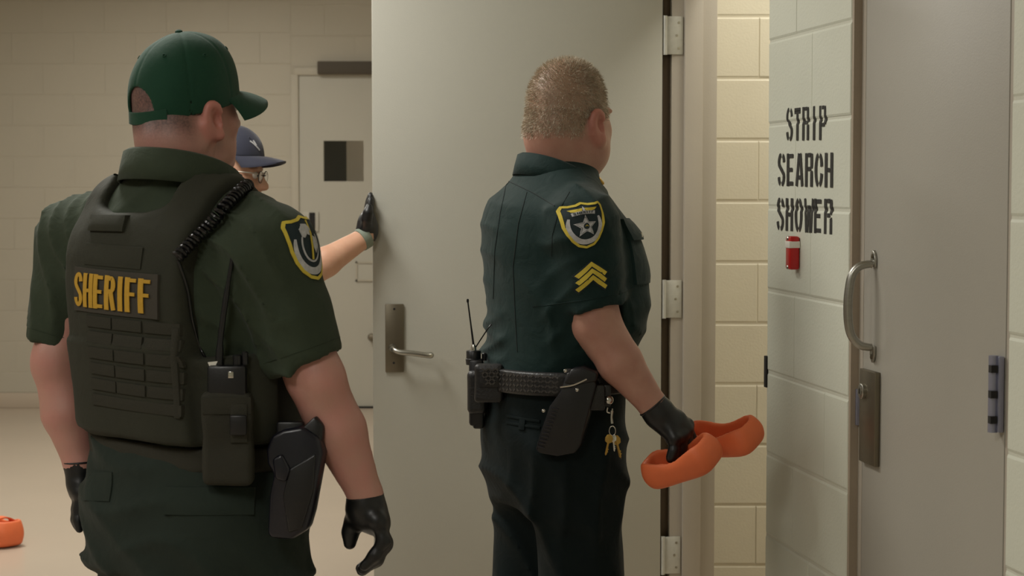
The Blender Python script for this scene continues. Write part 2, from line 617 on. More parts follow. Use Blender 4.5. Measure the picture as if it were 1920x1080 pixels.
def slab_on(name, cl, c, right, up, n, w, h, t, material, parent, nu=10, nv=6, lift=0.0, bevel=0.15, poly=None, soften=2):
    """thick piece of cloth laid on a soft mesh"""
    right, up, n = Vector(right).normalized(), Vector(up).normalized(), Vector(n).normalized()
    pts = [((i / nu - .5) * w, (j / nv - .5) * h) for j in range(nv + 1) for i in range(nu + 1)]
    H = cl.lay(c, right, up, n, pts)
    W = nu + 1
    dist = [(p - Vector(c)).dot(n) for p in H]
    for _ in range(soften):
        nd = dist[:]
        for j in range(nv + 1):
            for i in range(nu + 1):
                s_, k_ = 0, 0
                for a, b in ((1, 0), (-1, 0), (0, 1), (0, -1)):
                    if 0 <= i + a <= nu and 0 <= j + b <= nv:
                        s_ += dist[(j + b) * W + i + a]; k_ += 1
                nd[j * W + i] = max(dist[j * W + i] - .002, .4 * dist[j * W + i] + .6 * s_ / k_)
        dist = nd
    V = []
    for k, (x, y) in enumerate(pts):
        i, j = k % W, k // W
        edge = i in (0, nu) or j in (0, nv)
        V.append(Vector(c) + right * x + up * y + n * (dist[k] + lift + t * (1 - bevel * 2 if edge else 1)))
    for k, (x, y) in enumerate(pts):
        V.append(Vector(c) + right * x + up * y + n * (dist[k] - 0.006))
    F = []
    N = len(pts)
    for j in range(nv):
        for i in range(nu):
            a = j * W + i
            F.append((a, a + 1, a + W + 1, a + W))
            F.append((N + a, N + a + W, N + a + W + 1, N + a + 1))
    for i in range(nu):
        F.append((i, N + i, N + i + 1, i + 1)); b = nv * W + i; F.append((b, b + 1, N + b + 1, N + b))
    for j in range(nv):
        a = j * W; F.append((a, a + W, N + a + W, N + a)); b = a + nu; F.append((b, N + b, N + b + W, b + W))
    return obj(name, V, F, material, parent, True, angle=50)
def flat_on(name, cl, c, right, up, n, V2, F2, lift, material, parent):
    right, up, n = Vector(right).normalized(), Vector(up).normalized(), Vector(n).normalized()
    H = cl.lay(c, right, up, n, V2)
    m = len(H)
    V = [p + n * lift for p in H] + [p + n * (lift - 0.0012) for p in H]
    F = [tuple(f) for f in F2] + [tuple(i + m for i in f[::-1]) for f in F2]
    bm = bmesh.new()
    vv = [bm.verts.new(v) for v in V]
    for f in F:
        try: bm.faces.new([vv[i] for i in f])
        except ValueError: pass
    for f in bm.faces[:]:
        f.normal_update()
    return from_bm(name, bm, material, parent, True, 60)
def fan2(poly, rings=5, inner=None):
    """2-D polygon as rings of quads around its middle; inner = scale of the hole"""
    cx = sum(p[0] for p in poly) / len(poly); cy = sum(p[1] for p in poly) / len(poly)
    s0 = inner if inner is not None else 0.02
    V, F = [], []
    n = len(poly)
    for r in range(rings + 1):
        k = s0 + (1 - s0) * r / rings
        V += [(cx + (x - cx) * k, cy + (y - cy) * k) for x, y in poly]
    for r in range(rings):
        for i in range(n):
            F.append((r * n + i, r * n + (i + 1) % n, (r + 1) * n + (i + 1) % n, (r + 1) * n + i))
    return V, F
def strip2(pts, w):
    """2-D ribbon along pts with width w (number or list)"""
    n = len(pts); V, F = [], []
    for i in range(n):
        ax, ay = pts[max(i - 1, 0)]; bx, by = pts[min(i + 1, n - 1)]
        L = math.hypot(bx - ax, by - ay) or 1
        ww = (w[i] if hasattr(w, '__len__') else w) / 2
        nx, ny = -(by - ay) / L * ww, (bx - ax) / L * ww
        V += [(pts[i][0] + nx, pts[i][1] + ny), (pts[i][0] - nx, pts[i][1] - ny)]
    for i in range(n - 1):
        F.append((2 * i, 2 * i + 1, 2 * i + 3, 2 * i + 2))
    return V, F
# ================================================================== materials
M_WALL = mat('painted_block', (206, 208, 193), 0.55, bump=0.35, bscale=140, var=0.06, vscale=3)
M_MORTAR = mat('painted_mortar', (198, 198, 183), 0.7, bump=0.4, bscale=160)
M_SHOWER = mat('cream_painted_block', (210, 203, 184), 0.5, bump=0.3, bscale=140, var=0.05, vscale=3)
M_SHMORT = mat('cream_painted_mortar', (200, 192, 172), 0.6)
M_FARWALL = mat('tan_painted_block', (180, 173, 157), 0.6, bump=0.2, bscale=120, var=0.05, vscale=2)
M_FARMORT = mat('tan_painted_mortar', (178, 171, 155), 0.7)
M_DOOR = mat('grey_door_paint', (172, 170, 159), 0.42, bump=0.12, bscale=300, var=0.05, vscale=1.5)
M_DOOR2 = mat('taupe_door_paint', (160, 156, 146), 0.42, bump=0.12, bscale=300, var=0.06, vscale=1.5)
M_FRAME = mat('taupe_frame_paint', (170, 162, 149), 0.4, bump=0.1, bscale=200, var=0.06, vscale=4)
M_FRAME2 = mat('brown_frame_paint', (158, 144, 126), 0.5, bump=0.3, bscale=120, var=0.1, vscale=8)
M_GAP_SHADE = mat('gap_shade_brown', (84, 70, 54), 0.6)  # shade of the open door's hinge gap, as a flat colour
M_FLOOR = mat('tan_epoxy_floor', (184, 170, 153), 0.32, bump=0.08, bscale=90, var=0.05, vscale=2)
M_CEIL = mat('ceiling_paint', (205, 200, 186), 0.8)
M_STEEL = mat('brushed_steel', (170, 168, 160), 0.33, 1.0, var=0.1, vscale=30, stretch=(1, 1, 8))
M_STEELD = mat('dull_bronze_steel', (128, 120, 104), 0.4, 0.9, var=0.1, vscale=20)
M_STEELB = mat('bluish_steel', (150, 152, 170), 0.4, 0.7)
M_ZINC = mat('zinc_hinge', (196, 196, 188), 0.45, 0.35, var=0.1, vscale=60)
M_DARK = mat('dark_hole', (26, 24, 22), 0.8)
M_STENCIL = mat('black_stencil_paint', (38, 36, 32), 0.7, var=0.3, vscale=60)
M_RED = mat('red_plastic', (178, 22, 22), 0.32, var=0.08, vscale=20)
M_WHITE = mat('white_label', (222, 218, 208), 0.5)
M_DIFF = mat('lamp_diffuser', (240, 236, 225), 0.6, emis=(255, 240, 210), estr=1.5)
M_GLASS = mat('cell_window_glass', (228, 228, 222), 0.03, trans=1.0, spec=0.5)
M_CELL = mat('grey_cell_door_paint', (180, 176, 163), 0.5, var=0.04, vscale=2)
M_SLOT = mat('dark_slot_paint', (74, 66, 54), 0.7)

UP = Vector((0, 0, 1))
# ------------------------------------------------------------------ the block wall on the right, with its two doorways
WA = Vector((P(1440, 345, 4.61).x, 4.61, 0))
WB = Vector((P(1900, 345, 3.2).x, 3.2, 0))
WD = (WB - WA).normalized()               # along the wall, towards the camera
WN = Vector((WD.y, -WD.x, 0))             # into the room
if WN.x > 0: WN = -WN
WROT = math.atan2(WD.y, WD.x)
def W(t, n, z):
    return WA + WD * t + WN * n + UP * z
def on_wall(px, py, n=0.0):
    """where the sight line through this spot meets the wall, as (t, z)"""
    a, b = Vector((0, 0, EYE)), P(px, py, 5.0)
    d = b - a
    k = ((WA + WN * n) - a).dot(WN) / d.dot(WN)
    q = a + d * k
    return (q - WA).dot(WD), q.z
COURSE = 0.2032
def block_vf(w, h, dp=0.035, bv=0.005, j=0.006, jx=0.0016):
    """a block face w x h, with eased edges; face towards +y of its own frame"""
    a, b = w - jx, h - j
    bx = bv * .35
    V = []
    for (x, z, y) in ((0, 0, 0), (a, 0, 0), (a, b, 0), (0, b, 0)):
        V.append((x + jx / 2, y, z + j / 2))
    for (x, z) in ((0, 0), (a, 0), (a, b), (0, b)):
        V.append((x + jx / 2, dp - min(.0022, bv * .7), z + j / 2))
    for (x, z) in ((bx, bv), (a - bx, bv), (a - bx, b - bv), (bx, b - bv)):
        V.append((x + jx / 2, dp, z + j / 2))
    F = [(0, 1, 2, 3)] + [(i, 4 + i, 4 + (i + 1) % 4, (i + 1) % 4) for i in range(4)]
    F += [(4 + i, 8 + i, 8 + (i + 1) % 4, 4 + (i + 1) % 4) for i in range(4)] + [(8, 9, 10, 11)]
    F = [f[::-1] for f in F]
    return V, F
_blk = {}
def lay_blocks(wall, org, along, normal, rows, material, jit=0.0008, bv=0.005, j=0.006):
    """rows: list of (z0, z1, [joint positions along the wall]); each block an object of its own"""
    along = Vector(along); normal = Vector(normal)
    ang = math.atan2(along.y, along.x)
    flip = (Vector((-along.y, along.x, 0)).dot(normal) < 0)
    for z0, z1, js in rows:
        for a, b in zip(js[:-1], js[1:]):
            if b - a < 0.02: continue
            key = (round(b - a, 3), round(z1 - z0, 3), flip, material.name)
            if key not in _blk:
                V, F = block_vf(b - a, z1 - z0, 0.035, bv, j)
                if flip: V, F = [(x, -y, z) for x, y, z in V], [f[::-1] for f in F]
                me = mesh_np('block', V, F)
                me.materials.append(material)
                _blk[key] = me
            o = bpy.data.objects.new('block', _blk[key])
            COL.objects.link(o)
            o.parent = wall
            q = Vector(org) + along * a + UP * z0 - normal * (0.035 - random.uniform(-jit, jit))
            o.location = q - ORIGIN[wall.name]
            o.rotation_euler = (0, 0, ang)
def wall_box(name, t0, t1, z0, z1, n0, n1, m, parent=None):
    """slab in the right wall's frame"""
    pts = [W(t0, n0, z0), W(t1, n0, z0), W(t1, n0, z1), W(t0, n0, z1)]
    return prism(name, pts, WN * (n1 - n0), m, parent, 0, smooth=False)

# floor and ceiling
box('floor', (-1.4, 5.1, -0.05), (8.2, 14.8, 0.1), M_FLOOR)['kind'] = 'structure'
box('ceiling', (-1.4, 5.1, CEIL + 0.05), (8.2, 14.8, 0.1), M_CEIL)['kind'] = 'structure'
box('wall_left', (-5.05, 5.1, CEIL / 2), (0.1, 14.8, CEIL), M_FARWALL)['kind'] = 'structure'
box('wall_front', (-1.4, -2.05, CEIL / 2), (8.2, 0.1, CEIL), M_WALL)['kind'] = 'structure'

WT = 0.145                                # thickness of the right wall
tL, _ = on_wall(1592, 500)                # right door: left and right edge of its opening
tR, _ = on_wall(1893, 500)
tH = -1.003                               # far jamb of the open doorway
HEAD = 2.16
# pier with the stencilled words
w_r = empty('wall_right', W(0, 0, 0)); w_r['kind'] = 'structure'
pier = wall_box('mortar', 0.0, tL, 0, CEIL, -WT, -0.0026, M_MORTAR, w_r)
ev = on_wall(1520, 460)[0]; od = on_wall(1491, 330)[0]; r4 = on_wall(1545, 800)[0]
rows = []
for r in range(15):
    z0, z1 = r * COURSE, min((r + 1) * COURSE, CEIL)
    j = r4 if r == 4 else (ev if r % 2 == 0 else od)
    rows.append((z0, z1, [0.0, j, tL]))
lay_blocks(w_r, W(0, 0, 0), WD, WN, rows, M_WALL)
# wall on the near side of the right door
w_n = empty('wall_right_near', W(tR, 0, 0)); w_n['kind'] = 'structure'
wall_box('mortar', tR, tR + 6.0, 0, CEIL, -WT, -0.0026, M_MORTAR, w_n)
rows = []
for r in range(15):
    z0, z1 = r * COURSE, min((r + 1) * COURSE, CEIL)
    rows.append((z0, z1, [tR] + [tR + (0.13 if r % 2 else 0.33) + 0.4064 * k for k in range(5)]))
lay_blocks(w_n, W(0, 0, 0), WD, WN, rows, M_WALL)
# wall on the far side of the doorway, behind the open door, and lintels
w_f = wall_box('wall_right_far', tH - 0.05, tH - 8.0, 0, CEIL, -WT, 0.0, M_FARWALL); w_f['kind'] = 'structure'
x_ = wall_box('wall_right_lintel', tH - 0.05, 0.0, HEAD + 0.05, CEIL, -WT, 0.0, M_WALL); x_['kind'] = 'structure'
x_ = wall_box('wall_right_lintel', tL, tR, HEAD + 0.05, CEIL, -WT, 0.0, M_WALL); x_['kind'] = 'structure'

# stencilled words, one flat painted letter each
def stencil(word, row_px, x0, x1, y0, y1, sl):
    n = len(word)
    tl, zt = on_wall(x0, (y0[0])); tr, zt2 = on_wall(x1, y0[1])
    _, zb = on_wall(x0, y1[0]); _, zb2 = on_wall(x1, y1[1])
    for i, ch in enumerate(word):
        k0, k1 = i / n, (i + 1) / n
        pitch = (tr - tl) / n
        ta = tl + pitch * i
        zbb = zb + (zb2 - zb) * (i + .5) / n; ztt = zt + (zt2 - zt) * (i + .5) / n
        lw = pitch * 0.76 if ch != 'W' else pitch * 0.9
        V2, F2 = letter_2d(STENCIL[ch], lw, ztt - zbb, pitch * 0.25 if ch != 'W' else pitch * .19, .002)
        V = [W(ta + x + pitch * 0.1, 0.0012 - 0.0022 * max(0.0, 1 - abs(((zbb + y) / COURSE + .5) % 1 - .5) * COURSE / .0065), zbb + y) for x, y in V2]
        bm = bmesh.new()
        vv = [bm.verts.new(v) for v in V]
        for f in F2: bm.faces.new([vv[i_] for i_ in f])
        for f in bm.faces: 
            f.normal_update()
            if f.normal.dot(WN) < 0: f.normal_flip()
        from_bm('stencil_letter', bm, M_STENCIL, w_r)
stencil('STRIP', 0, 1474, 1552, (203, 197), (264, 262), 0)
stencil('SEARCH', 0, 1458, 1565, (288, 286), (348, 352), 0)
stencil('SHOWER', 0, 1456, 1564, (371, 373), (431, 440), 0)

# small red device below the words
t0_, z0_ = on_wall(1496, 474)
rd = empty('wall_call_box', W(t0_, 0.0, z0_ - 0.04), 'small red wall box with white band below the stencilled words', 'call box')
axw = (WD, WN, UP)
box('case', W(t0_, 0.013, z0_), (0.036, 0.024, 0.078), M_RED, rd, axw, 0.005)
box('label_band', W(t0_, 0.0135, z0_ + 0.0195), (0.0365, 0.026, 0.016), M_WHITE, rd, axw, 0.001)
for dz in (0.034, -0.033):
    lathe('screw', W(t0_, 0.022, z0_ + dz), WN, [(0.005, 0), (0.005, 0.003), (0.003, 0.005)], M_STEEL, rd, 12)

# ------------------------------------------------------------------ right door in its frame
REC = -0.019
tr2 = empty('trim_2', W(tL, 0, 0)); tr2['kind'] = 'structure'
fd = on_wall(1619, 600, REC)[0]
dr = on_wall(1886, 600, REC)[0]
wall_box('return_or_gap_shade', tL, tL + 0.012, 0, HEAD + 0.05, -WT, -0.002, M_FRAME2, tr2)
wall_box('jamb', tL + 0.012, fd - 0.003, 0, HEAD + 0.05, -WT, REC - 0.001, M_FRAME, tr2)
wall_box('jamb', dr + 0.003, tR, 0, HEAD + 0.05, -WT, REC - 0.001, M_FRAME, tr2)
wall_box('head', fd - 0.003, dr + 0.003, HEAD, HEAD + 0.05, -WT, REC - 0.001, M_FRAME, tr2)
d2 = empty('door_2', W(fd, REC, 0)); d2['kind'] = 'structure'
bm = bmesh.new(); bm_box(bm, W((fd + dr) / 2, REC - 0.0225, HEAD / 2 + 0.004), (dr - fd, 0.045, HEAD - 0.014), axw, 0.0015)
from_bm('leaf', bm, M_DOOR2, d2, True)
# pull handle
th_, zt_ = on_wall(1641, 497, REC); _, zb_ = on_wall(1640, 652, REC)
ph = [(0.004, zt_), (0.012, zt_ + 0.002), (0.033, zt_ - 0.004), (0.047, zt_ - 0.022), (0.053, zt_ - 0.055), (0.055, (zt_ + zb_) / 2), (0.053, zb_ + 0.05), (0.046, zb_ + 0.024), (0.03, zb_ + 0.006), (0.012, zb_ + 0.001), (0.004, zb_ + .001)]
pp = spline([W(th_ - 0.012 * math.sin(max(0, min(1, n / .055)) * 1.2), REC + n, z) for n, z in ph], 6)
pl = tube('pull_handle', pp, [0.0075 + 0.0022 * math.sin(math.pi * i / (len(pp) - 1)) for i in range(len(pp))], M_STEEL, d2, 14)
for zc, sg in ((zt_ + 0.012, 1), (zb_ - 0.012, -1)):
    pts = [W(th_ + dx, REC, zc + sg * dz) for dx, dz in ((-.013, -.016), (.013, -.016), (.013, .002), (.008, .014), (0, .02), (-.008, .014), (-.013, .002))]
    prism('mounting_foot', pts, WN * 0.006, M_STEEL, pl, 0.0015)
    lathe('screw', W(th_, REC + 0.006, zc + sg * 0.007), WN, [(0.005, 0), (0.005, 0.002), (0.002, 0.003)], M_STEELD, pl, 12)
# lock plate and key cylinder
ta, za = on_wall(1621, 690, REC); tb, zb = on_wall(1650, 876, REC)
pc = W((ta + tb) / 2, REC + 0.006, (za + zb) / 2)
lp = box('lock_plate', pc, ((tb - ta) * 0.96, 0.012, za - zb), M_STEELD, d2, axw, 0.002)
tc_, zc_ = on_wall(1630, 733, REC)
lathe('key_cylinder', W(tc_, REC + 0.012, zc_), WN, [(0.0165, 0), (0.0165, 0.007), (0.014, 0.009), (0.010, 0.009), (0.010, 0.0105), (0.0, 0.0105)], M_STEEL, lp, 24)
box('key_slot', W(tc_, REC + 0.0228, zc_), (0.003, 0.001, 0.011), M_DARK, lp, axw)
t1, z1 = on_wall(1609, 763, REC)
box('strike_edge', W(t1, REC + 0.003, z1), (0.018, 0.006, 0.078), M_STEELB, tr2, axw, 0.001)
# hinge on the right edge
for zc in (on_wall(1873, 737, REC)[1], 1.92, 0.25):
    th2 = on_wall(1878, 737, REC)[0]
    hg = tube('hinge', [W(th2, REC + 0.016, zc - 0.068), W(th2, REC + 0.016, zc + 0.068)], 0.0085, M_STEELB, d2, 14)
    box('hinge_leaf', W(th2 + 0.002, REC + 0.007, zc), (0.026, 0.010, 0.134), M_STEELB, hg, axw, 0.001)
    for k in (-0.045, 0.0, 0.045):
        box('knuckle_gap', W(th2 + 0.006, REC + 0.019, zc + k), (0.012, 0.012, 0.013), M_DARK, hg, axw)

# ------------------------------------------------------------------ doorway to the shower, its frame and the open door
MD = -WN                                  # into the wall
C0 = W(tH, 0.013, 0)
tr1 = empty('trim_1', C0); tr1['kind'] = 'structure'
def jamb_box(name, m0, m1, d0, d1, mtl, z0=0.0, z1=HEAD):
    pts = [C0 + MD * m0 + WD * d0, C0 + MD * m1 + WD * d0, C0 + MD * m1 + WD * d1, C0 + MD * m0 + WD * d1]
    return prism(name, [p + UP * z0 for p in pts], UP * (z1 - z0), mtl, tr1, 0.0015)
jamb_box('jamb', 0.018, 0.158, -0.055, 0.0, M_FRAME)
jamb_box('return_or_gap_shade', -0.004, 0.018, -0.05, -0.022, M_GAP_SHADE)  # dark strip in the hinge gap, shade painted into its colour
jamb_box('door_stop', 0.055, 0.11, 0.0, 0.016, M_FRAME)
# near jamb lies inside the reveal
pts = [W(-0.03, -0.02, 0), W(0.0, -0.02, 0), W(0.0, -WT, 0), W(-0.03, -WT, 0)]
prism('jamb', pts, UP * HEAD, M_FRAME, tr1, 0.001)
pts = [W(tH, 0.0, HEAD), W(0, 0.0, HEAD), W(0, -WT, HEAD), W(tH, -WT, HEAD)]
prism('head', pts, UP * 0.05, M_FRAME, tr1, 0.001)
zs = P(1433, 697, 4.61).z
box('strike_plate', W(-0.004, -0.012, zs), (0.02, 0.03, 0.078), M_DARK, tr1, axw, 0.001)

# the open door stands into the room, its face to the camera
DH = Vector((P(1240, 600, 5.585).x, 5.585, 0)); DL = Vector((P(700, 600, 5.49).x, 5.49, 0))
DD = (DL - DH).normalized(); DN = Vector((-DD.y, DD.x, 0))
if DN.y > 0: DN = -DN
DW = (DL - DH).length
d1 = empty('door_1', DH); d1['kind'] = 'structure'
def D(a, n, z): return DH + DD * a + DN * n + UP * z
axd = (DD, DN, UP)
bm = bmesh.new(); bm_box(bm, D(DW / 2, -0.0225, HEAD / 2 + 0.005), (DW, 0.045, HEAD - 0.012), axd, 0.002)
from_bm('leaf', bm, M_DOOR, d1, True)
def on_door(px, py):
    a, b = Vector((0, 0, EYE)), P(px, py, 5.5); d = b - a
    k = (DH - a).dot(DN) / d.dot(DN); q = a + d * k
    return (q - DH).dot(DD), q.z
a0, z0 = on_door(722, 570); a1, z1 = on_door(757, 697)
pz = box('lever_plate', D((a0 + a1) / 2, 0.004, (z0 + z1) / 2), (abs(a1 - a0), 0.008, z0 - z1), M_STEELD, d1, axd, 0.002)
for px, py in ((739, 579), (738, 680)):
    a, z = on_door(px, py)
    lathe('screw_hole', D(a, 0.008, z), DN, [(0.0035, 0), (0.0035, 0.0006), (0.001, 0.0008)], M_DARK, pz, 12)
al, zl = on_door(736, 652); ae, ze = on_door(806, 663)
lathe('lever_rose', D(al, 0.008, zl), DN, [(0.0125, 0), (0.0125, 0.006), (0.011, 0.012), (0.010, 0.03)], M_STEEL, pz, 20)
lv = spline([D(al, 0.03, zl), D(al - 0.002, 0.047, zl - 0.002), D(al - 0.018, 0.056, zl - 0.008), D((al + ae) / 2, 0.058, zl - 0.012), D(ae + 0.012, 0.056, ze), D(ae, 0.048, ze - 0.001), D(ae - .001, 0.03, ze - .001)], 6)
tube('lever', lv, [0.0095] * 3 + [0.0085] * (len(lv) - 3), M_STEEL, pz, 14)
for py in (66, 561, 1042):
    zc = P(1262, py, 5.59).z
    hp = C0 + WD * 0.006 + MD * -0.004 + UP * zc
    hg = tube('hinge_barrel', [hp - UP * 0.058, hp + UP * 0.058], 0.0062, M_ZINC, d1, 12)
    bm = bmesh.new(); bm_box(bm, C0 + MD * 0.026 + WD * 0.0025 + UP * zc, (0.05, 0.004, 0.113), (MD, WD, UP), 0.001)
    from_bm('hinge_leaf', bm, M_ZINC, hg, True)
    for k in (-1, 0, 1):
        lathe('hinge_screw', C0 + MD * (0.032 + 0.006 * (k % 2)) + WD * 0.0045 + UP * (zc + 0.038 * k), WD, [(0.004, 0), (0.004, 0.0008), (0.001, 0.001)], M_STEEL, hg, 10)

# shower room behind the doorway
SB = 6.2
wsb = empty('wall_shower_back', (1.2, SB, 0)); wsb['kind'] = 'structure'
sx0 = 0.42
box('mortar', ((sx0 + 2.35) / 2, SB + 0.0528, CEIL / 2), (2.35 - sx0, 0.1, CEIL), M_SHMORT, wsb)
xe = P(1422, 300, SB).x; xo = xe - 0.2032
rows = []
for r in range(15):
    z0, z1 = r * COURSE, min((r + 1) * COURSE, CEIL)
    st = (xe if r % 2 else xo) - 0.4064
    rows.append((z0, z1, [max(sx0, st + 0.4064 * k) for k in range(0, 5)]))
lay_blocks(wsb, (0, SB, 0), (1, 0, 0), (0, -1, 0), rows, M_SHOWER)
box('wall_shower_side', (2.4, 5.0, CEIL / 2), (0.1, 2.6, CEIL), M_SHOWER)['kind'] = 'structure'
box('wall_shower_front', (1.6, 4.2, CEIL / 2), (1.5, 0.1, CEIL), M_SHOWER)['kind'] = 'structure'

# ------------------------------------------------------------------ far wall with the cell door
FB = 12.3
wb = empty('wall_back', (-2.2, FB, 0)); wb['kind'] = 'structure'
cx0 = P(553, 400, FB).x; cx1 = cx0 + 0.95
ctop = P(600, 140, FB).z
ox0, ox1 = P(607, 300, FB).x, P(682, 300, FB).x          # window of the cell door
oz0, oz1 = P(600, 340, FB).z, P(600, 264, FB).z
M_ = 0.1
for (xa, xb, za, zb) in ((-5.1, cx0, 0, CEIL), (cx1, 2.6, 0, CEIL), (cx0, cx1, ctop, CEIL)):
    box('mortar', ((xa + xb) / 2, FB + 0.0515, (za + zb) / 2), (xb - xa, 0.1, zb - za), M_FARMORT, wb)
rows = []
for r in range(-1, 15):
    z0, z1 = max(0.10, 0.033 + r * COURSE), min(0.033 + (r + 1) * COURSE, CEIL)
    if z1 - z0 < 0.03: continue
    o = 0.2032 if r % 2 else 0.0
    js = [cx0 - 0.02 - o - 0.4064 * k for k in range(10, -1, -1)]
    if o: js.append(cx0 - 0.02)
    rows.append((z0, z1, js))
lay_blocks(wb, (0, FB, 0), (1, 0, 0), (0, -1, 0), rows, M_FARWALL, 0.0006, 0.002, 0.004)
rows = [(ctop + 0.05 + k * COURSE, min(ctop + 0.05 + (k + 1) * COURSE, CEIL), [cx0 - 0.02, cx0 + (0.2 if k % 2 else 0.4), cx0 + 0.97]) for k in range(4)]
lay_blocks(wb, (0, FB, 0), (1, 0, 0), (0, -1, 0), rows, M_FARWALL, 0.0006, 0.002, 0.004)
bb = box('baseboard_back', ((-5.0 + cx0) / 2, FB - 0.008, 0.05), (cx0 + 5.0, 0.02, 0.1), M_FLOOR, None, None, 0.004); bb['kind'] = 'structure'
tr3 = empty('trim_3', (cx0, FB, 0)); tr3['kind'] = 'structure'
box('jamb', (cx0 + 0.005, FB - 0.012, ctop / 2), (0.05, 0.03, ctop), M_FARWALL, tr3, None, 0.004)
box('head', ((cx0 + cx1) / 2, FB - 0.012, ctop + 0.02), (cx1 - cx0, 0.03, 0.05), M_FARWALL, tr3, None, 0.004)
sxa = P(597, 128, FB).x; sza, szb = P(600, 140, FB).z, P(600, 116, FB).z
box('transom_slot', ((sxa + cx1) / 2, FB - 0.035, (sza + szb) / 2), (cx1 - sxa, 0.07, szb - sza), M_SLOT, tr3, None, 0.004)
d3 = empty('door_3', (cx0, FB, 0)); d3['kind'] = 'structure'
dl = cx0 + 0.03
def d3box(name, xa, xb, za, zb, y0, y1, m, par=None, bev=0.0):
    return box(name, ((xa + xb) / 2, (y0 + y1) / 2, (za + zb) / 2), (xb - xa, y1 - y0, zb - za), m, par or d3, None, bev)
Y0, Y1 = FB - 0.008, FB + 0.04
lb = d3box('leaf', dl, ox0, 0.01, ctop - 0.005, Y0, Y1, M_CELL)
d3box('leaf', ox1, cx1, 0.01, ctop - 0.005, Y0, Y1, M_CELL)
d3box('leaf', ox0, ox1, 0.01, oz0, Y0, Y1, M_CELL)
d3box('leaf', ox0, ox1, oz1, ctop - 0.005, Y0, Y1, M_CELL)
d3box('window_pane', ox0, ox1, oz0, oz1, FB + 0.02, FB + 0.026, M_GLASS)
# lock box, food slot, knob
xa, xb = P(569, 400, FB).x, P(598, 400, FB).x; za, zb = P(580, 434, FB).z, P(580, 397, FB).z
k_ = d3box('lock_box', xa, xb, za, zb, FB - 0.022, FB - 0.008, M_CELL, None, 0.002)
xc, zc = P(586, 414, FB).x, P(586, 414, FB).z
d3box('lock_slot', xc - 0.02, xc + 0.02, zc - 0.055, zc + 0.055, FB - 0.024, FB - 0.02, M_DARK, k_)
xa, xb = P(667, 500, FB).x, P(667, 500, FB).x + 0.36; za, zb = P(667, 527, FB).z, P(667, 490, FB).z
d3box('food_flap', xa + 0.012, xb - 0.012, za + 0.012, zb - 0.012, FB - 0.012, FB - 0.008, M_CELL)
for (p, q, r, s) in ((xa, xa + .012, za, zb), (xb - .012, xb, za, zb), (xa, xb, za, za + .012), (xa, xb, zb - .012, zb)):
    d3box('slot_frame', p, q, r, s, FB - 0.02, FB - 0.008, M_FARMORT)
kp = P(697, 632, FB - 0.03)
lathe('knob', kp, (0, -1, 0), [(0.012, -0.03), (0.012, 0), (0.022, 0.005), (0.026, 0.018), (0.02, 0.03), (0.0, 0.034)], M_STEELD, d3, 16)
d3box('threshold', cx0, cx1, 0.0, 0.012, FB - 0.03, FB + 0.02, M_DARK)
# the cell seen through the small window
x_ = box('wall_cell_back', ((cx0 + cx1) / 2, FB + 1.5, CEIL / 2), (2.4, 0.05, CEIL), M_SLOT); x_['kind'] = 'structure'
x_ = box('wall_cell_partition', (P(650, 300, FB + .4).x + 0.45, FB + 0.42, CEIL / 2), (0.9, 0.05, CEIL), mat('cell_partition_paint', (214, 204, 190), 0.7)); x_['kind'] = 'structure'
_l = bpy.data.lights.new('cell_fill_light', 'AREA'); _l.size = 0.5; _l.energy = 16; _l.color = (1, .92, .8)  # added unseen light, brightens the partition behind the cell window
_o = bpy.data.objects.new('cell_fill_light', _l); COL.objects.link(_o); _o.location = (-0.9, FB + 0.22, CEIL - 0.06)

# ceiling fixtures around the lamps
wh = ['above the open grey door', 'over the left side behind the vest officer, unseen fill', 'nearest to the camera, unseen fill', 'halfway down the room', 'nearest the far cell door', 'inside the shower room']
for i, (x, y, sx, sy, w_, c_) in enumerate(LAMPS):
    fx = empty('ceiling_light', (x, y, CEIL - 0.05), 'white rectangular ceiling light panel ' + wh[i], 'ceiling light', 'ceiling light panels')
    for (dx, dy, a, b) in ((-sx / 2 - .015, 0, .03, sy + .06), (sx / 2 + .015, 0, .03, sy + .06), (0, -sy / 2 - .015, sx, .03), (0, sy / 2 + .015, sx, .03)):
        box('frame', (x + dx, y + dy, CEIL - 0.026), (a, b, 0.05), M_WHITE, fx)
    box('diffuser', (x, y, CEIL - 0.02), (sx, sy, 0.03), M_DIFF, fx)
# ================================================================== people
SKIN_A = mat('skin_fair', (178, 134, 120), 0.5, var=0.0, col2=(184, 130, 119), vscale=22, bump=0.15, bscale=260, sss=0.12, attr='hair', acol=(62, 48, 46))
SKIN_B = mat('skin_ruddy', (176, 134, 116), 0.5, col2=(164, 116, 101), vscale=20, bump=0.15, bscale=240, sss=0.12, attr='hair', acol=(146, 126, 104))
SKIN_C = mat('skin_light', (206, 162, 136), 0.5, col2=(198, 150, 124), vscale=24, bump=0.1, bscale=260, sss=0.12, attr='hair', acol=(70, 50, 40))
M_SHIRT_A = mat('olive_shirt_cloth', (52, 61, 47), 0.85, var=0.15, vscale=9, bump=0.25, bscale=900, sheen=0.05, spec=.2, crump=.35)
M_VEST = mat('ranger_green_nylon', (45, 46, 36), 0.8, var=0.12, vscale=14, bump=0.35, bscale=700, sheen=0.03, spec=.25, crump=.2)
M_WEB = mat('webbing_nylon', (47, 46, 38), 0.8, spec=.25, bump=0.5, bscale=500)
M_TROUSER_A = mat('dark_olive_trouser_cloth', (38, 47, 41), 0.88, var=0.15, vscale=8, bump=0.25, bscale=900, sheen=0.04, spec=.2, crump=.3)
M_SHIRT_B = mat('forest_green_shirt_cloth', (13, 38, 36), 0.75, var=0.12, vscale=10, bump=0.2, bscale=900, sheen=0.05, spec=.22, crump=.3)
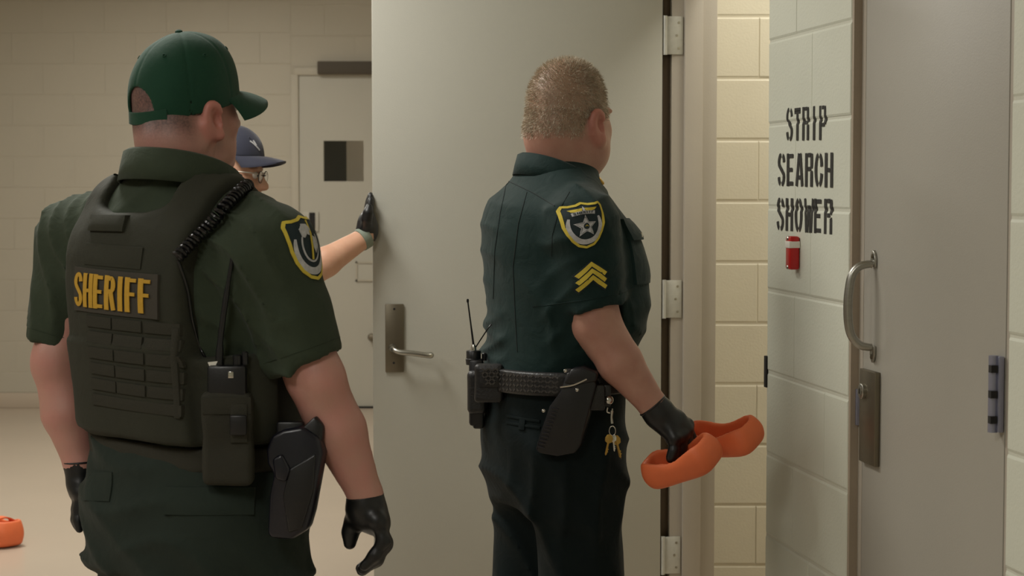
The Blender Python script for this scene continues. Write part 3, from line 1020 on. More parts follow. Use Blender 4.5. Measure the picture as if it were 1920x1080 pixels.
M_TROUSER_B = mat('dark_green_trouser_cloth', (10, 22, 23), 0.8, var=0.12, vscale=8, bump=0.2, bscale=900, sheen=0.02, spec=.18, crump=.3)
M_SHIRT_C = mat('navy_shirt_cloth', (40, 44, 54), 0.85, var=0.12, vscale=9)
M_CAP_A = mat('green_cap_cotton', (18, 60, 42), 0.8, var=0.1, vscale=12, bump=0.3, bscale=800, sheen=0.08, spec=.25, crump=.15)
M_CAP_C = mat('navy_cap_cotton', (32, 35, 54), 0.8, var=0.1, vscale=12, bump=0.3, bscale=800, sheen=0.2)
M_GLOVE = mat('black_nitrile', (17, 18, 20), 0.42, var=0.2, vscale=14, bump=0.12, bscale=120)
M_LEATHER = mat('black_leather', (24, 23, 23), 0.45, bump=0.5, bscale=220, var=0.1, vscale=20)
M_BWEAVE = mat('basket_weave_leather', (58, 55, 52), 0.4, bump=0.3, bscale=300)
M_POLY = mat('black_polymer', (16, 16, 19), 0.38, bump=0.1, bscale=300)
M_POLYB = mat('blue_black_polymer', (16, 17, 28), 0.3)
M_YEL = mat('yellow_thread', (206, 184, 64), 0.8, var=0.15, vscale=80, bump=0.4, bscale=600)
M_GOLD = mat('gold_letter_thread', (186, 144, 40), 0.8, var=0.12, vscale=60, bump=0.4, bscale=500)
M_SILVT = mat('grey_white_thread', (190, 190, 192), 0.85, var=0.3, vscale=120)
M_FIELD = mat('dark_green_patch', (20, 36, 40), 0.85)
M_PATCHV = mat('vest_name_patch', (54, 50, 42), 0.85, bump=0.3, bscale=700)
M_SEAM = mat('dark_stitching', (22, 32, 32), 0.9)
M_CORD = mat('black_coil_rubber', (18, 18, 20), 0.25)
M_BRASS = mat('brass_key', (176, 142, 72), 0.35, 0.9)
M_CHROME = mat('chrome', (200, 198, 192), 0.2, 1.0)
M_ORANGE = mat('orange_foam', (232, 116, 68), 0.6, var=0.1, vscale=16, bump=0.15, bscale=200, sss=0.05)
M_HAIRB = mat('grey_brown_hair', (164, 148, 124), 0.7, col2=(204, 194, 176), vscale=40)
M_EYEW = mat('eye_white', (220, 214, 206), 0.25)
M_IRIS = mat('dark_iris', (50, 36, 28), 0.2)
M_BOOT = mat('black_boot_leather', (28, 27, 27), 0.4, bump=0.2, bscale=200)
M_GFRAME = mat('dark_glasses_frame', (40, 36, 36), 0.35)
M_TEMPLE = mat('pale_glasses_temple', (176, 168, 156), 0.3, 0.5)
M_LENS = mat('glasses_lens', (235, 235, 235), 0.03, trans=0.95)
M_WATCH = mat('sage_watch_strap', (120, 130, 116), 0.6, bump=0.3, bscale=300)

def frame(th):
    """facing direction and right-hand direction of somebody turned th degrees clockwise from looking away"""
    a = math.radians(th)
    return Vector((math.sin(a), math.cos(a), 0)), Vector((math.cos(a), -math.sin(a), 0))
def tilt(F, R, deg):
    """face direction and up for a head nodded down by deg"""
    a = math.radians(deg)
    return (F * math.cos(a) - UP * math.sin(a)), (UP * math.cos(a) + F * math.sin(a))

def add_head(g, c, F, R, U, s=1.0, neck=None, nr=0.066, ears=True, jaw=1.0):
    ax = (R, F, U)
    def q(r, f, u): return c + R * (r * s) + F * (f * s) + U * (u * s)
    def rr(a, b, d): return (a * s, b * s, d * s)
    g.add(ell(q(0, -0.006, 0.028), rr(0.079, 0.1, 0.098), ax), 0.03)
    g.add(ell(q(0, 0.026, -0.04), rr(0.066 * jaw, 0.076, 0.088), ax), 0.03)
    g.add(ell(q(0, 0.036, -0.09), rr(0.056 * jaw, 0.054, 0.036), ax), 0.03)
    g.add(ell(q(0, -0.05, -0.035), rr(0.062, 0.048, 0.06), ax), 0.03)
    for sd in (-1, 1):
        g.add(ell(q(sd * 0.04, 0.066, -0.03), rr(0.022, 0.02, 0.022), ax), 0.02)
        g.add(ell(q(sd * 0.028, 0.088, 0.016), rr(0.026, 0.012, 0.008), ax), 0.012)
        g.cut(ell(q(sd * 0.031, 0.102, -0.001), rr(0.017, 0.012, 0.010), ax), 0.012)
        if ears:
            e = q(sd * 0.079, 0.0, -0.022)
            o = (R * sd * 0.985 - F * 0.17).normalized()
            fwd = (F * 0.96 + U * 0.22).normalized(); fwd = (fwd - o * fwd.dot(o)).normalized()
            upe = (o.cross(fwd) if sd > 0 else fwd.cross(o)).normalized()
            if upe.dot(U) < 0: upe = -upe
            e_ax = (o, fwd, upe)
            g.add(ell(e + o * (0.002 * s) + fwd * (.006 * s), rr(0.012, 0.010, 0.02), e_ax), 0.008)
            g.add(ell(e + o * (0.011 * s), rr(0.0055, 0.016, 0.030), e_ax), 0.004)
            hx = []
            for k in range(9):
                a = math.radians(20 + 215 * k / 8)
                hx.append(e + o * ((0.014 - .004 * (k > 6)) * s) + fwd * (0.0165 * s * math.cos(a)) + upe * (0.030 * s * math.sin(a)))
            g.add(chain(hx, [.0042 * s] * 9, .03), 0.003)
            g.add(ell(e + o * (0.011 * s) - upe * (0.03 * s) + fwd * (.003 * s), rr(0.006, 0.009, 0.010), e_ax), 0.005)
            g.cut(ell(e + o * (0.018 * s) + fwd * (0.003 * s) - upe * (.003 * s), rr(0.013, 0.0095, 0.017), e_ax), 0.003)
    g.add(cone(q(0, 0.092, 0.006), q(0, 0.115, -0.034), 0.008 * s, 0.013 * s), 0.014)
    for sd in (-1, 1): g.add(ell(q(sd * 0.012, 0.104, -0.038), rr(0.008, 0.010, 0.008), ax), 0.008)
    g.add(ell(q(0, 0.096, -0.068), rr(0.024, 0.012, 0.006), ax), 0.008)
    g.add(ell(q(0, 0.095, -0.079), rr(0.021, 0.012, 0.007), ax), 0.006)
    g.cut(ell(q(0, 0.108, -0.0735), rr(0.024, 0.008, 0.0018), ax), 0.003)
    g.add(ell(q(0, 0.082, -0.108), rr(0.022, 0.018, 0.017), ax), 0.02)
    if neck is not None:
        g.add(cone(q(0, -0.022, -0.045), neck, nr, nr * 1.06), 0.035)

def add_eyes(root, c, F, R, U, s=1.0):
    for sd in (-1, 1):
        e = c + R * (sd * 0.031 * s) + F * (0.089 * s) - U * (0.001 * s)
        b = lathe('eye', e, F, [(0.0115 * math.sin(a), -0.0115 * math.cos(a)) for a in [math.pi * i / 10 for i in range(11)]], M_EYEW, root, 14)
        lathe('iris', e, F, [(0.0058, 0.0098), (0.0052, 0.0106), (0.003, 0.0115), (0.0, 0.0118)], M_IRIS, b, 12)

def flush_attr(o, V, c, F, R, U, s=1.0):
    """ears are redder than the cheeks"""
    q = (V - np.array(c)) / s
    r, f, u = q @ np.array(R), q @ np.array(F), q @ np.array(U)
    d = np.sqrt(((np.abs(r) - .094) / .014) ** 2 + ((f + .006) / .03) ** 2 + ((u + .022) / .045) ** 2)
    a = o.data.attributes.new('flush', 'FLOAT', 'POINT')
    a.data.foreach_set('value', (np.clip(1.3 - d, 0, .38)).astype(np.float32))

def ear_zone(c, R, U, h=.0028):
    e = c + R * .085 - U * .022
    return [(0, e.x - .022, e.x + .022, h), (1, e.y - .022, e.y + .022, h), (2, e.z - .042, e.z + .04, h)]

def hair_attr(o, val):
    a = o.data.attributes.new('hair', 'FLOAT', 'POINT')
    a.data.foreach_set('value', np.asarray(val, dtype=np.float32))

def soft(name, g, material, parent, smooth=1):
    V, F = g.mesh(smooth)
    o = obj(name, V, F, material, parent, True)
    return o, V, F

def hand(name, root, D0, pts_wrist, palm, fingers, thumb, cuff_r, fr=0.0105, material=None, h=0.0026, palm_r=0.016, ring=True):
    """glove: palm bones from the wrist to each knuckle, four jointed fingers and a thumb"""
    allp = [p for f in fingers for p in f] + list(thumb) + list(pts_wrist) + list(palm)
    lo, hi = _bb(allp, 0.06)
    g = Grid(lo, hi, h)
    w1 = pts_wrist[-1]
    g.add(chain(pts_wrist, cuff_r, 0.03), 0.01)
    for f in fingers:
        g.add(cone(w1, f[0], palm_r, fr * 1.32, 0.03), 0.014)
    for a, b in zip(fingers[:-1], fingers[1:]):
        g.add(cone(a[0], b[0], fr * 1.25, fr * 1.25, .03), 0.012)
        g.add(cone(a[0].lerp(w1, .45), b[0].lerp(w1, .45), fr * 1.35, fr * 1.35, .03), 0.016)
    for p in palm:
        g.add(ell(p, (0.02, 0.02, 0.024)), 0.02)
    for i, f in enumerate(fingers):
        k = (1.0, 1.04, 1.0, 0.88)[i]
        n = len(f)
        g.add(chain(f, [fr * k * (1.12 - 0.3 * j / (n - 1)) for j in range(n)], 0.03), 0.004)
    n = len(thumb)
    g.add(chain(thumb, [fr * (1.5 - 0.55 * j / (n - 1)) for j in range(n)], 0.03), 0.012)
    # rubber creases
    g.near(lambda p: -0.0009 * folds(p, 0.03, 5))
    # open end of the cuff
    a, b = np.array(pts_wrist[0]), np.array(pts_wrist[1])
    d = (b - a) / np.linalg.norm(b - a)
    g.keep(lambda X, Y, Z: -((X - a[0]) * d[0] + (Y - a[1]) * d[1] + (Z - a[2]) * d[2]), 0.002)
    o, V, F = soft(name, g, material or M_GLOVE, root)
    if ring:
        u = Vector(d).orthogonal().normalized(); w = Vector(d).cross(u)
        pts = [Vector(a) + Vector(d) * 0.003 + (u * math.cos(t) + w * math.sin(t)) * (cuff_r[0] + 0.0005) for t in [2 * math.pi * i / 28 for i in range(29)]]
        vv, ff = tube_vf(pts, 0.0022, 8, False)
        obj('rolled_cuff', vv, ff, material or M_GLOVE, o, True)
    return o

def boots(root, ankles, F):
    R = Vector((F.y, -F.x, 0))
    for a in ankles:
        a = Vector(a)
        lo, hi = _bb([a, a + F * 0.2, Vector((a.x, a.y, 0)), a - F * .1], 0.09)
        lo[2] = -0.03
        g = Grid(lo, hi, 0.006)
        g.add(cone(a, Vector((a.x, a.y, 0.06)), 0.056, 0.05), 0.02)
        g.add(ell(Vector((a.x, a.y, 0.055)) + F * 0.09, (0.048, 0.13, 0.05), (R, F, UP)), 0.04)
        g.add(ell(Vector((a.x, a.y, 0.02)) + F * 0.06, (0.05, 0.16, 0.03), (R, F, UP)), 0.02)
        g.keep(lambda X, Y, Z: 0.002 - Z + 0 * X + 0 * Y, 0.004)
        o, V, F_ = soft('boot', g, M_BOOT, root)
        V2 = []
        pr = [(0.049 * math.cos(t), 0.155 * math.sin(t)) for t in [2 * math.pi * i / 28 for i in range(28)]]
        prism('boot_sole', [Vector((a.x, a.y, 0.0)) + F * (0.06 + f) + R * r for r, f in pr], UP * 0.02, M_POLY, o, 0.003)

def collar(name, root, cen, F, R, rad, z_off, h, material, lean=0.25, open_f=0.5, drop=0.02, spread=1.12, thick=0.006):
    """folded shirt collar: a band round the neck, turned down, higher at the back"""
    n = 40
    V, Fc = [], []
    prof = [(0.0, 0.0), (0.002, h * 0.55), (0.006, h), (0.012, h * 1.05), (0.017, h), (0.023, h * 0.45), (0.028, -0.004)]
    a0, a1 = -math.pi + open_f * .5, math.pi - open_f * .5
    for i in range(n + 1):
        a = a0 + (a1 - a0) * i / n           # 0 = back of the neck
        dr = (-F * math.cos(a) + R * math.sin(a))
        fr = (1 - math.cos(a)) / 2           # 0 back .. 1 front
        for r, z in prof:
            V.append(cen + dr * (rad * (1 + 0.10 * fr) + r) + UP * (z_off + z - drop * fr * (1 + fr)))
    m = len(prof)
    for i in range(n):
        for k in range(m - 1):
            Fc.append((i * m + k, (i + 1) * m + k, (i + 1) * m + k + 1, i * m + k + 1))
    o = obj(name, V, Fc, material, root, True)
    md = o.modifiers.new('thickness', 'SOLIDIFY'); md.thickness = 0.004
    return o

SHIELD = [(-.5, .40), (-.44, .475), (-.33, .45), (-.16, .455), (0, .5), (.16, .455), (.33, .45), (.44, .475), (.5, .40), (.505, .2), (.49, 0), (.43, -.18), (.33, -.33), (.18, -.45), (0, -.5), (-.18, -.45), (-.33, -.33), (-.43, -.18), (-.49, 0), (-.505, .2)]
def dense(poly, k=3):
    out = []
    for a, b in zip(poly, poly[1:] + poly[:1]):
        out += [(a[0] + (b[0] - a[0]) * i / k, a[1] + (b[1] - a[1]) * i / k) for i in range(k)]
    return out
def shoulder_patch(cl, parent, c, right, up, n, w, h, kind):
    sh = dense([(x * w, y * h) for x, y in SHIELD])
    V2, F2 = fan2(sh, 6)
    p = flat_on('shoulder_patch', cl, c, right, up, n, V2, F2, 0.0022, M_FIELD, parent)
    p['label'] = 'shield-shaped sleeve patch with a yellow border'
    def lay(name, vf, lift, m):
        return flat_on(name, cl, c, right, up, n, vf[0], vf[1], lift, m, parent)
    lay('patch_border', strip2(sh + sh[:2], w * 0.062), 0.0036, M_YEL)
    cres = [(w * .40 * math.sin(a), h * (.02 - .40 * math.cos(a))) for a in [math.radians(-112 + 224 * i / 26) for i in range(27)]]
    wd = [w * (0.05 + 0.085 * abs(math.sin(math.pi * i / 26)) ** .6) for i in range(27)]
    lay('patch_ribbon', strip2(cres, wd), 0.0032, M_SILVT)
    if kind == 'star':
        st = []
        for i in range(10):
            a = math.pi / 2 + i * math.pi / 5; r = .285 if i % 2 == 0 else .125
            st.append((w * r * math.cos(a) * 1.05, h * (r * .9 * math.sin(a) - .035)))
        lay('patch_star', fan2(dense(st, 2), 3), 0.0034, M_SILVT)
        lay('star_line', strip2([(x * .8, (y + .035 * h) * .8 - .035 * h) for x, y in st + st[:1]], w * .012), 0.0042, M_FIELD)
        ring = [(w * .07 * math.cos(t), h * (.07 * math.sin(t) - .035)) for t in [2 * math.pi * i / 16 for i in range(16)]]
        lay('patch_seal', fan2(ring, 2), 0.0042, M_FIELD)
        lay('patch_seal_mark', strip2([(-w * .03, -h * .04), (0, -h * .01), (w * .035, -h * .045)], w * .016), 0.005, M_YEL)
        for sd in (-1, 1):
            wing = [(sd * w * x, h * y) for x, y in ((.03, .38), (.16, .37), (.36, .37), (.30, .315), (.2, .3), (.06, .31))]
            lay('patch_wing', fan2(dense(wing, 2), 2), 0.0034, M_YEL)
        body = [(w * x, h * y) for x, y in ((-.03, .36), (0, .42), (.03, .36), (.035, .3), (0, .25), (-.035, .3))]
        lay('patch_bird', fan2(body, 2), 0.0044, M_SILVT)
        ban = [(w * x, h * (.275 - .22 * x * x)) for x in [-.3 + .6 * i / 12 for i in range(13)]]
        lay('patch_banner', strip2(ban, h * .075), 0.0038, M_SILVT)
        x = -.27
        for ch in 'SHERIFF':
            lv_, lf_ = letter_2d(PLAIN[ch], w * .06, h * .055, w * .018)
            lay('patch_letter', ([(px_ + x * w, py_ + h * (.25 - .22 * x * x)) for px_, py_ in lv_], lf_), 0.005, M_FIELD)
            x += .078
    else:
        hd = [(w * x, h * y) for x, y in ((-.2, .18), (-.24, .3), (-.14, .38), (0, .36), (.08, .27), (.04, .16), (-.06, .2), (-.13, .15))]
        lay('patch_figure', fan2(dense(hd, 2), 2), 0.0034, M_SILVT)
        inn = [(w * .24 * math.sin(a), h * (.04 - .27 * math.cos(a))) for a in [math.radians(-120 + 240 * i / 20) for i in range(21)]]
        lay('patch_shield_line', strip2(inn, w * .035), 0.0036, M_SILVT)
        lay('patch_staff', strip2([(w * x, h * y) for x, y in ((.1, .42), (.06, .2), (.02, 0), (-.03, -.2))], w * .055), 0.0044, M_YEL)
        lay('patch_figure', fan2([(w * x, h * y) for x, y in ((.1, .16), (.2, .12), (.22, -.02), (.12, -.12), (.06, 0))], 2), 0.0036, M_SILVT)
    return p

# ------------------------------------------------------------------ officer in the olive vest
DA = 3.6
def qa(px, py, dy=0.0): return P(px, py, DA + dy)
FA, RA = frame(38)
ca0 = qa(335, 700)
off = empty('person', (qa(350, 700).x, DA, 0), 'person in green cap and olive vest standing with back turned, gloved hands hanging', 'person')
FHA, RHA = frame(43)
FHA2, UHA = tilt(FHA, RHA, -5)
hcA = qa(347, 205, 0.02)
def kA(z, px, a, f, b): return (z, (px - 960) / FPX * DA, DA, a, f, b)
torsoA = [kA(.84, 366, .185, .14, .15), kA(.95, 358, .195, .15, .135), kA(1.06, 347, .205, .165, .125), kA(1.2, 338, .212, .155, .135), kA(1.32, 333, .212, .13, .135), kA(1.39, 333, .185, .11, .12), kA(1.445, 335, .12, .085, .098), kA(1.49, 338, .078, .08, .082)]
shR, elR, miR, wrR = qa(508, 478, -.145), qa(588, 705, -.15), qa(634, 808, -.14), qa(686, 930, -.13)
shL, elL, miL, wrL = qa(152, 458, .145), qa(112, 690, .13), qa(124, 775, .12), qa(150, 870, .11)
neckA = qa(337, 345, -.01)
hipsA = [Vector((qa(368, 900).x, DA, .86)) + RA * s_ * .10 for s_ in (-1, 1)]
kneeA = [Vector((qa(370, 900).x, DA, .47)) + RA * s_ * .125 + FA * .02 for s_ in (-1, 1)]
ankA = [Vector((qa(370, 900).x, DA, .12)) + RA * s_ * .14 - FA * .02 for s_ in (-1, 1)]
# body
g = Grid((qa(20, 500).x, 3.28, 0.02), (qa(760, 500).x, 3.95, 1.79), 0.009, [(2, 1.42, 1.79, .0045), (0, qa(235, 300).x, qa(460, 300).x, .0048), (1, 3.48, 3.76, .0055), (2, .88, 1.2, .006), (0, qa(500, 500).x, qa(740, 500).x, .006)] + ear_zone(hcA, RHA, UHA))
add_head(g, hcA, FHA2, RHA, UHA, 1.02, neckA, 0.070)
g.add(ell(qa(322, 268, -.05), (.06, .04, .04)), 0.04)
g.add(loft([(z, x, y, a - .015, f - .015, b - .015) for z, x, y, a, f, b in torsoA], RA, FA), 0.03)
for a_, e_, m_, w_ in ((shR, elR, miR, wrR), (shL, elL, miL, wrL)):
    g.add(cone(neckA - UP * .03, a_ + UP * .01, .05, .055), 0.04)
    right = a_ is shR
    g.add(chain([a_, e_.lerp(a_, .45), e_, m_, w_, w_ + (w_ - m_).normalized() * .025], [.064, .062, .0525, .0525, .032, .027] if right else [.062, .058, .05, .048, .031, .026]), 0.03)
    g.add(ell(e_ + (Vector((.02, -.02, -.005)) if right else Vector((-.012, -.02, .02))), (.035, .035, .04)), 0.03)
for h_, k_, a_ in zip(hipsA, kneeA, ankA):
    g.add(chain([h_, k_, a_], [.1, .06, .045]), 0.03)
V, F = g.mesh(1)
bodyA = obj('body', V, F, SKIN_A, off, True)
q = V - np.array(hcA)
fz = q @ np.array(UHA); ff = q @ np.array(FHA2)
hairv = np.clip((fz + 0.092 + 0.02 * np.clip(ff * 12, -1, 1)) / 0.05, 0, 1) * np.clip((0.035 - ff) / 0.02, 0, 1) * (V[:, 2] > 1.5)
rr_ = np.abs(q @ np.array(RHA))
hairv *= 1 - np.clip((rr_ - .070) / .016, 0, 1) * (fz < .03) * np.clip((ff + .06) / .03, 0, 1)
hair_attr(bodyA, hairv * .85)
flush_attr(bodyA, V, hcA, FHA2, RHA, UHA, 1.02)
add_eyes(off, hcA, FHA2, RHA, UHA, 1.02)

# shirt
def grid_like(lo, hi, h, fine=()): return Grid(lo, hi, h, fine)
g = grid_like((qa(20, 500).x, 3.3, .92), (qa(700, 500).x, 3.92, 1.53), .0065)
g.add(loft(torsoA, RA, FA, .006), 0.02)
for a_, sd in ((shR, 1), (shL, -1)):
    g.add(cone(neckA - UP * .018, a_ + UP * .012, .062, .074), 0.05)
core = g.copy()
hemR, hemL = qa(577, 680, -.15), qa(101, 646, .14)
g.add(chain([shR, shR.lerp(hemR, .5), hemR + (hemR - shR).normalized() * .02], [.082, .075, .07]), 0.05)
g.add(chain([shL, shL.lerp(hemL, .5), hemL + (hemL - shL).normalized() * .02], [.079, .069, .064]), 0.05)
for a_, h_, r_ in ((shR, hemR, .062), (shL, hemL, .055)):
    d_ = (h_ - a_).normalized()
    def pl_(X, Y, Z, h_=h_, d_=d_):
        return (X - h_.x) * d_.x + (Y - h_.y) * d_.y + (Z - h_.z) * d_.z
    lo, hi = _bb([h_], .13)
    sl, X, Y, Z = g.sub(lo, hi)
    rad_ = np.sqrt((X - h_.x) ** 2 + (Y - h_.y) ** 2 + (Z - h_.z) ** 2)
    g.V[sl] = np.where(rad_ < .12, smax(g.V[sl], pl_(X, Y, Z) + 0 * X, .006), g.V[sl])
    g.cut(cone(h_ + d_ * .03, h_ - d_ * .03, r_, r_ - .004), .004)
def wrA(p):
    sleeve = np.clip((np.abs((p[:, 0] - ca0.x) * RA.x + (p[:, 1] - DA) * RA.y) - .15) / .05, 0, 1)
    up_ = np.clip((p[:, 2] - 1.30) / .1, 0, 1)
    d1 = (RA.x * .5, RA.y * .5, .9); d2 = (RA.x * -.5, RA.y * -.5, .9)
    return -sleeve * (.0085 * crease(p, d1, .055, 11) + .006 * crease(p, (RA.x, RA.y, .25), .05, 15)) - (1 - sleeve) * .006 * crease(p, d2, .075, 13) - .003 * waves(p, .09, 3)
g.near(wrA)
shirtA, V, F = soft('shirt', g, M_SHIRT_A, off, 2)
clA = Cloth(V, F)
# sleeve hem stitching and shoulder seam
def ring_on(cl, c, d, r, n=36):
    d = Vector(d).normalized(); u = d.orthogonal().normalized(); w = d.cross(u); out = []
    for i in range(n + 1):
        a = 2 * math.pi * i / n; o_ = u * math.cos(a) + w * math.sin(a)
        h = cl.t.ray_cast(c + o_ * .16, -o_, .16)
        out.append(h[0] + o_ * .0006 if h[0] is not None else c + o_ * r)
    return out
for a_, h_ in ((shR, hemR), (shL, hemL)):
    d_ = (h_ - a_).normalized()
    vv, ff_ = tube_vf(ring_on(clA, h_ - d_ * .026, d_, .066), .0005, 6, False)
    obj('hem_stitching', vv, ff_, M_SHIRT_A, shirtA, True)
collar('collar', shirtA, qa(338, 328, -.012) + UP * .0, FA, RA, .086, -.004, .05, M_SHIRT_A, drop=.03)
nP = (RA * .93 + UP * .26 - FA * .1).normalized()
cP = clA.hit(qa(543, 478, -.145), nP) or qa(543, 478, -.2)
upP = (shR - hemR).normalized(); upP = (upP - nP * upP.dot(nP)).normalized(); rtP = upP.cross(nP)
shoulder_patch(clA, shirtA, cP, rtP, upP, nP, .098, .118, 'figure')

# trousers
pelvA = [kA(.70, 366, .218, .145, .175), kA(.80, 364, .224, .15, .182), kA(.88, 360, .222, .155, .176), kA(.95, 356, .212, .155, .156), kA(1.0, 353, .204, .155, .145)]
g = grid_like((qa(90, 900).x, 3.28, .04), (qa(660, 900).x, 3.92, 1.02), .0085)
g.add(loft([(.74,) + pelvA[0][1:], *pelvA[1:]], RA, FA), 0.02)
for h_, k_, a_ in zip(hipsA, kneeA, ankA):
    g.add(chain([h_ - UP * .02, k_, a_], [.128, .1, .085]), 0.05)
    sd = 1 if h_ is hipsA[1] else -1
    g.add(rbox(h_.lerp(k_, .62) + RA * sd * .095, (.022, .075, .095), (RA, FA, UP), .012), .012)
g.near(lambda p: -.008 * crease(p, (.25, .1, .9), .085, 21) - .006 * crease(p, (.8, .1, .45), .08, 25) - .002 * waves(p, .08, 8))
trA, V, F = soft('trousers', g, M_TROUSER_A, off, 2)
clTA = Cloth(V, F)
boots(off, ankA, FA)
# pocket flaps
nb = (-FA).normalized()
def flap(cl, px, py, w, h, n, par, m, Dd, name='pocket_flap', t=.004, rot=0.0):
    right = UP.cross(n).normalized()
    c_ = cl.hit(P(px, py, Dd), n)
    if c_ is None: c_ = P(px, py, Dd - .15)
    up = (UP - n * UP.dot(n)).normalized()
    if rot: 
        Rm = Matrix.Rotation(rot, 3, n); right = Rm @ right; up = Rm @ up
    return slab_on(name, cl, c_, right, up, n, w, h, t, m, par, 10, 6)
def pix_on(cl, px, py):
    """where the sight line meets a soft mesh"""
    a = Vector((0, 0, EYE)); d = (P(px, py, 4) - a).normalized()
    h = cl.t.ray_cast(a, d, 12)
    if h[0] is None:                       # just beside the cloth: nearest point of it
        mid = float(cl.V[:, 1].mean())
        h = cl.t.find_nearest(P(px, py, mid))
        h = (h[0], h[1], h[2], 1000.0)
    return h
def lay_flap(name, cl, px, py, w, h, par, m, t=.004, rot=0.0, nu=10, nv=6, face=None, lift=0.0, soften=2):
    hh = pix_on(cl, px, py)
    n = Vector(hh[1]) if face is None else Vector(face)
    n = (n - UP * n.dot(UP) * .6).normalized() if face is None else n.normalized()
    right = UP.cross(n).normalized(); up = n.cross(right)
    if rot:
        Rm = Matrix.Rotation(rot, 3, n); right = Rm @ right; up = Rm @ up
    return slab_on(name, cl, hh[0], right, up, n, w, h, t, m, par, nu, nv, lift, soften=soften), hh[0], right, up, n
lay_flap('pocket_flap', clTA, 390, 940, .165, .05, trA, M_TROUSER_A, .004, 0.0)
lay_flap('pocket_flap', clTA, 186, 912, .09, .055, trA, M_TROUSER_A, .004, 0.1)

# vest (plate carrier)
cvx, cvy = ca0.x, DA
lo_, hi_ = (qa(60, 500).x, 3.3, .86), (qa(640, 500).x, 3.92, 1.5)
g = grid_like(lo_, hi_, .006)
X = g.g[0][:, None, None]; Y = g.g[1][None, :, None]; Z = g.g[2][None, None, :]
lf = loft(torsoA, RA, FA)[0](X, Y, Z).astype(np.float32)
c2 = Grid(lo_, hi_, .006)
for a_, sd in ((shR, 1), (shL, -1)):
    c2.add(cone(neckA - UP * .018, a_ + UP * .012, .062, .074), 0.05)
coreV = smin(lf - .006, c2.V, .05)
cxz = np.interp(Z, [k[0] for k in torsoA], [k[1] for k in torsoA])
u = (X - cxz) * RA.x + (Y - cvy) * RA.y; v = (X - cxz) * FA.x + (Y - cvy) * FA.y
back = v < 0
# plate panels front and back
ztop = 1.425 + .3 * np.clip(np.abs(u) - .05, 0, .1)
zbot = np.where(back, 1.005 - .05 * u, 1.0)
pan = smax(smax(np.abs(u) - .163, Z - ztop, .015), zbot - Z, .012)
pan = smax(lf - np.where(Z < 1.19, .044, .036), pan, .014)
cum = smax(smax(lf - .028, Z - (1.165 + 0 * u), .012), 1.0 - Z, .012)
strap = smax(smax(coreV - .02, np.abs(np.abs(u) - .128) - .034, .012), 1.33 - Z, .01)
vv_ = smin(smin(pan, cum, .008), strap, .012)
vv_ = smax(vv_, -(np.minimum(coreV, lf) + .012), .004)
g.V = np.broadcast_to(vv_, g.V.shape).astype(np.float32).copy()
g.near(lambda p: -.0035 * waves(p, .11, 31) - .0016 * folds(p, .07, 12) * (p[:, 2] > 1.33))
vestA, V, F = soft('vest', g, M_VEST, off, 2)
clV = Cloth(V, F)
# belt strip under the vest
g = grid_like((qa(60, 900).x, 3.3, .93), (qa(640, 900).x, 3.92, 1.03), .006)
X = g.g[0][:, None, None]; Y = g.g[1][None, :, None]; Z = g.g[2][None, None, :]
lf2 = loft(torsoA, RA, FA)[0](X, Y, Z)
g.V = np.broadcast_to(smax(smax(lf2 - .02, np.abs(Z - .975 + .03 * ((X - cvx) * RA.x + (Y - cvy) * RA.y)) - .024, .006), -(lf2 - .0), .003), g.V.shape).astype(np.float32).copy()
beltA, V, F = soft('duty_belt', g, M_WEB, off, 1)
clB = Cloth(V, F)
# grab handle, name patch with letters, webbing rows
nB = (-FA + UP * .02).normalized()
rtB = UP.cross(nB).normalized(); upB = nB.cross(rtB)
hh = pix_on(clV, 203, 418)[0]
slab_on('grab_handle', clV, hh, rtB, upB, nB, .105, .03, .012, M_VEST, vestA, 10, 4, soften=6)
ph_ = pix_on(clV, 209, 549)[0]
Rm = Matrix.Rotation(-.035, 3, nB); rt2, up2 = Rm @ rtB, Rm @ upB
slab_on('name_patch', clV, ph_, rt2, up2, nB, .232, .082, .003, M_PATCHV, vestA, 20, 8, soften=8)
class Plane_:
    pass
ndep = [(h - ph_).dot(nB) for h in clV.lay(ph_, rt2, up2, nB, [((i / 10 - .5) * .22, (j / 4 - .5) * .07) for i in range(11) for j in range(5)])]
x = -.110
for ch in 'SHERIFF':
    w_ = .0265 if ch != 'I' else .0165
    v2, f2 = letter_2d(PLAIN[ch], w_, .064, .0122, .006)
    if ch == 'I': v2 = v2
    o = flat_on('patch_letter', clV, ph_, rt2, up2, nB, [(a + x, b - .032) for a, b in v2], f2, .0062, M_GOLD, vestA)
    x += w_ + .0062
for r in range(6):
    py = 610 + r * 30
    px = 238 + r * 2
    hh = pix_on(clV, px, py)
    if hh[0] is None: continue
    for cu in (-.078, 0, .078) if r < 5 else (0,):
        cc = hh[0] + rt2 * cu
        slab_on('webbing_strap', clV, cc, rt2, up2, nB, .074 if r < 5 else .23, .021, .0035, M_WEB, vestA, 8, 2, soften=3)
slab_on('back_flap_edge', clV, pix_on(clV, 330, 700)[0], rtB, upB, nB, .012, .165, .006, M_WEB, vestA, 2, 10)
slab_on('upper_loop_panel', clV, pix_on(clV, 210, 480)[0], rt2, up2, nB, .16, .04, .003, M_VEST, vestA, 12, 4)
# strap joint lines
for pxs in ([(148, 462), (152, 420), (168, 370), (192, 334)], ):
    pass
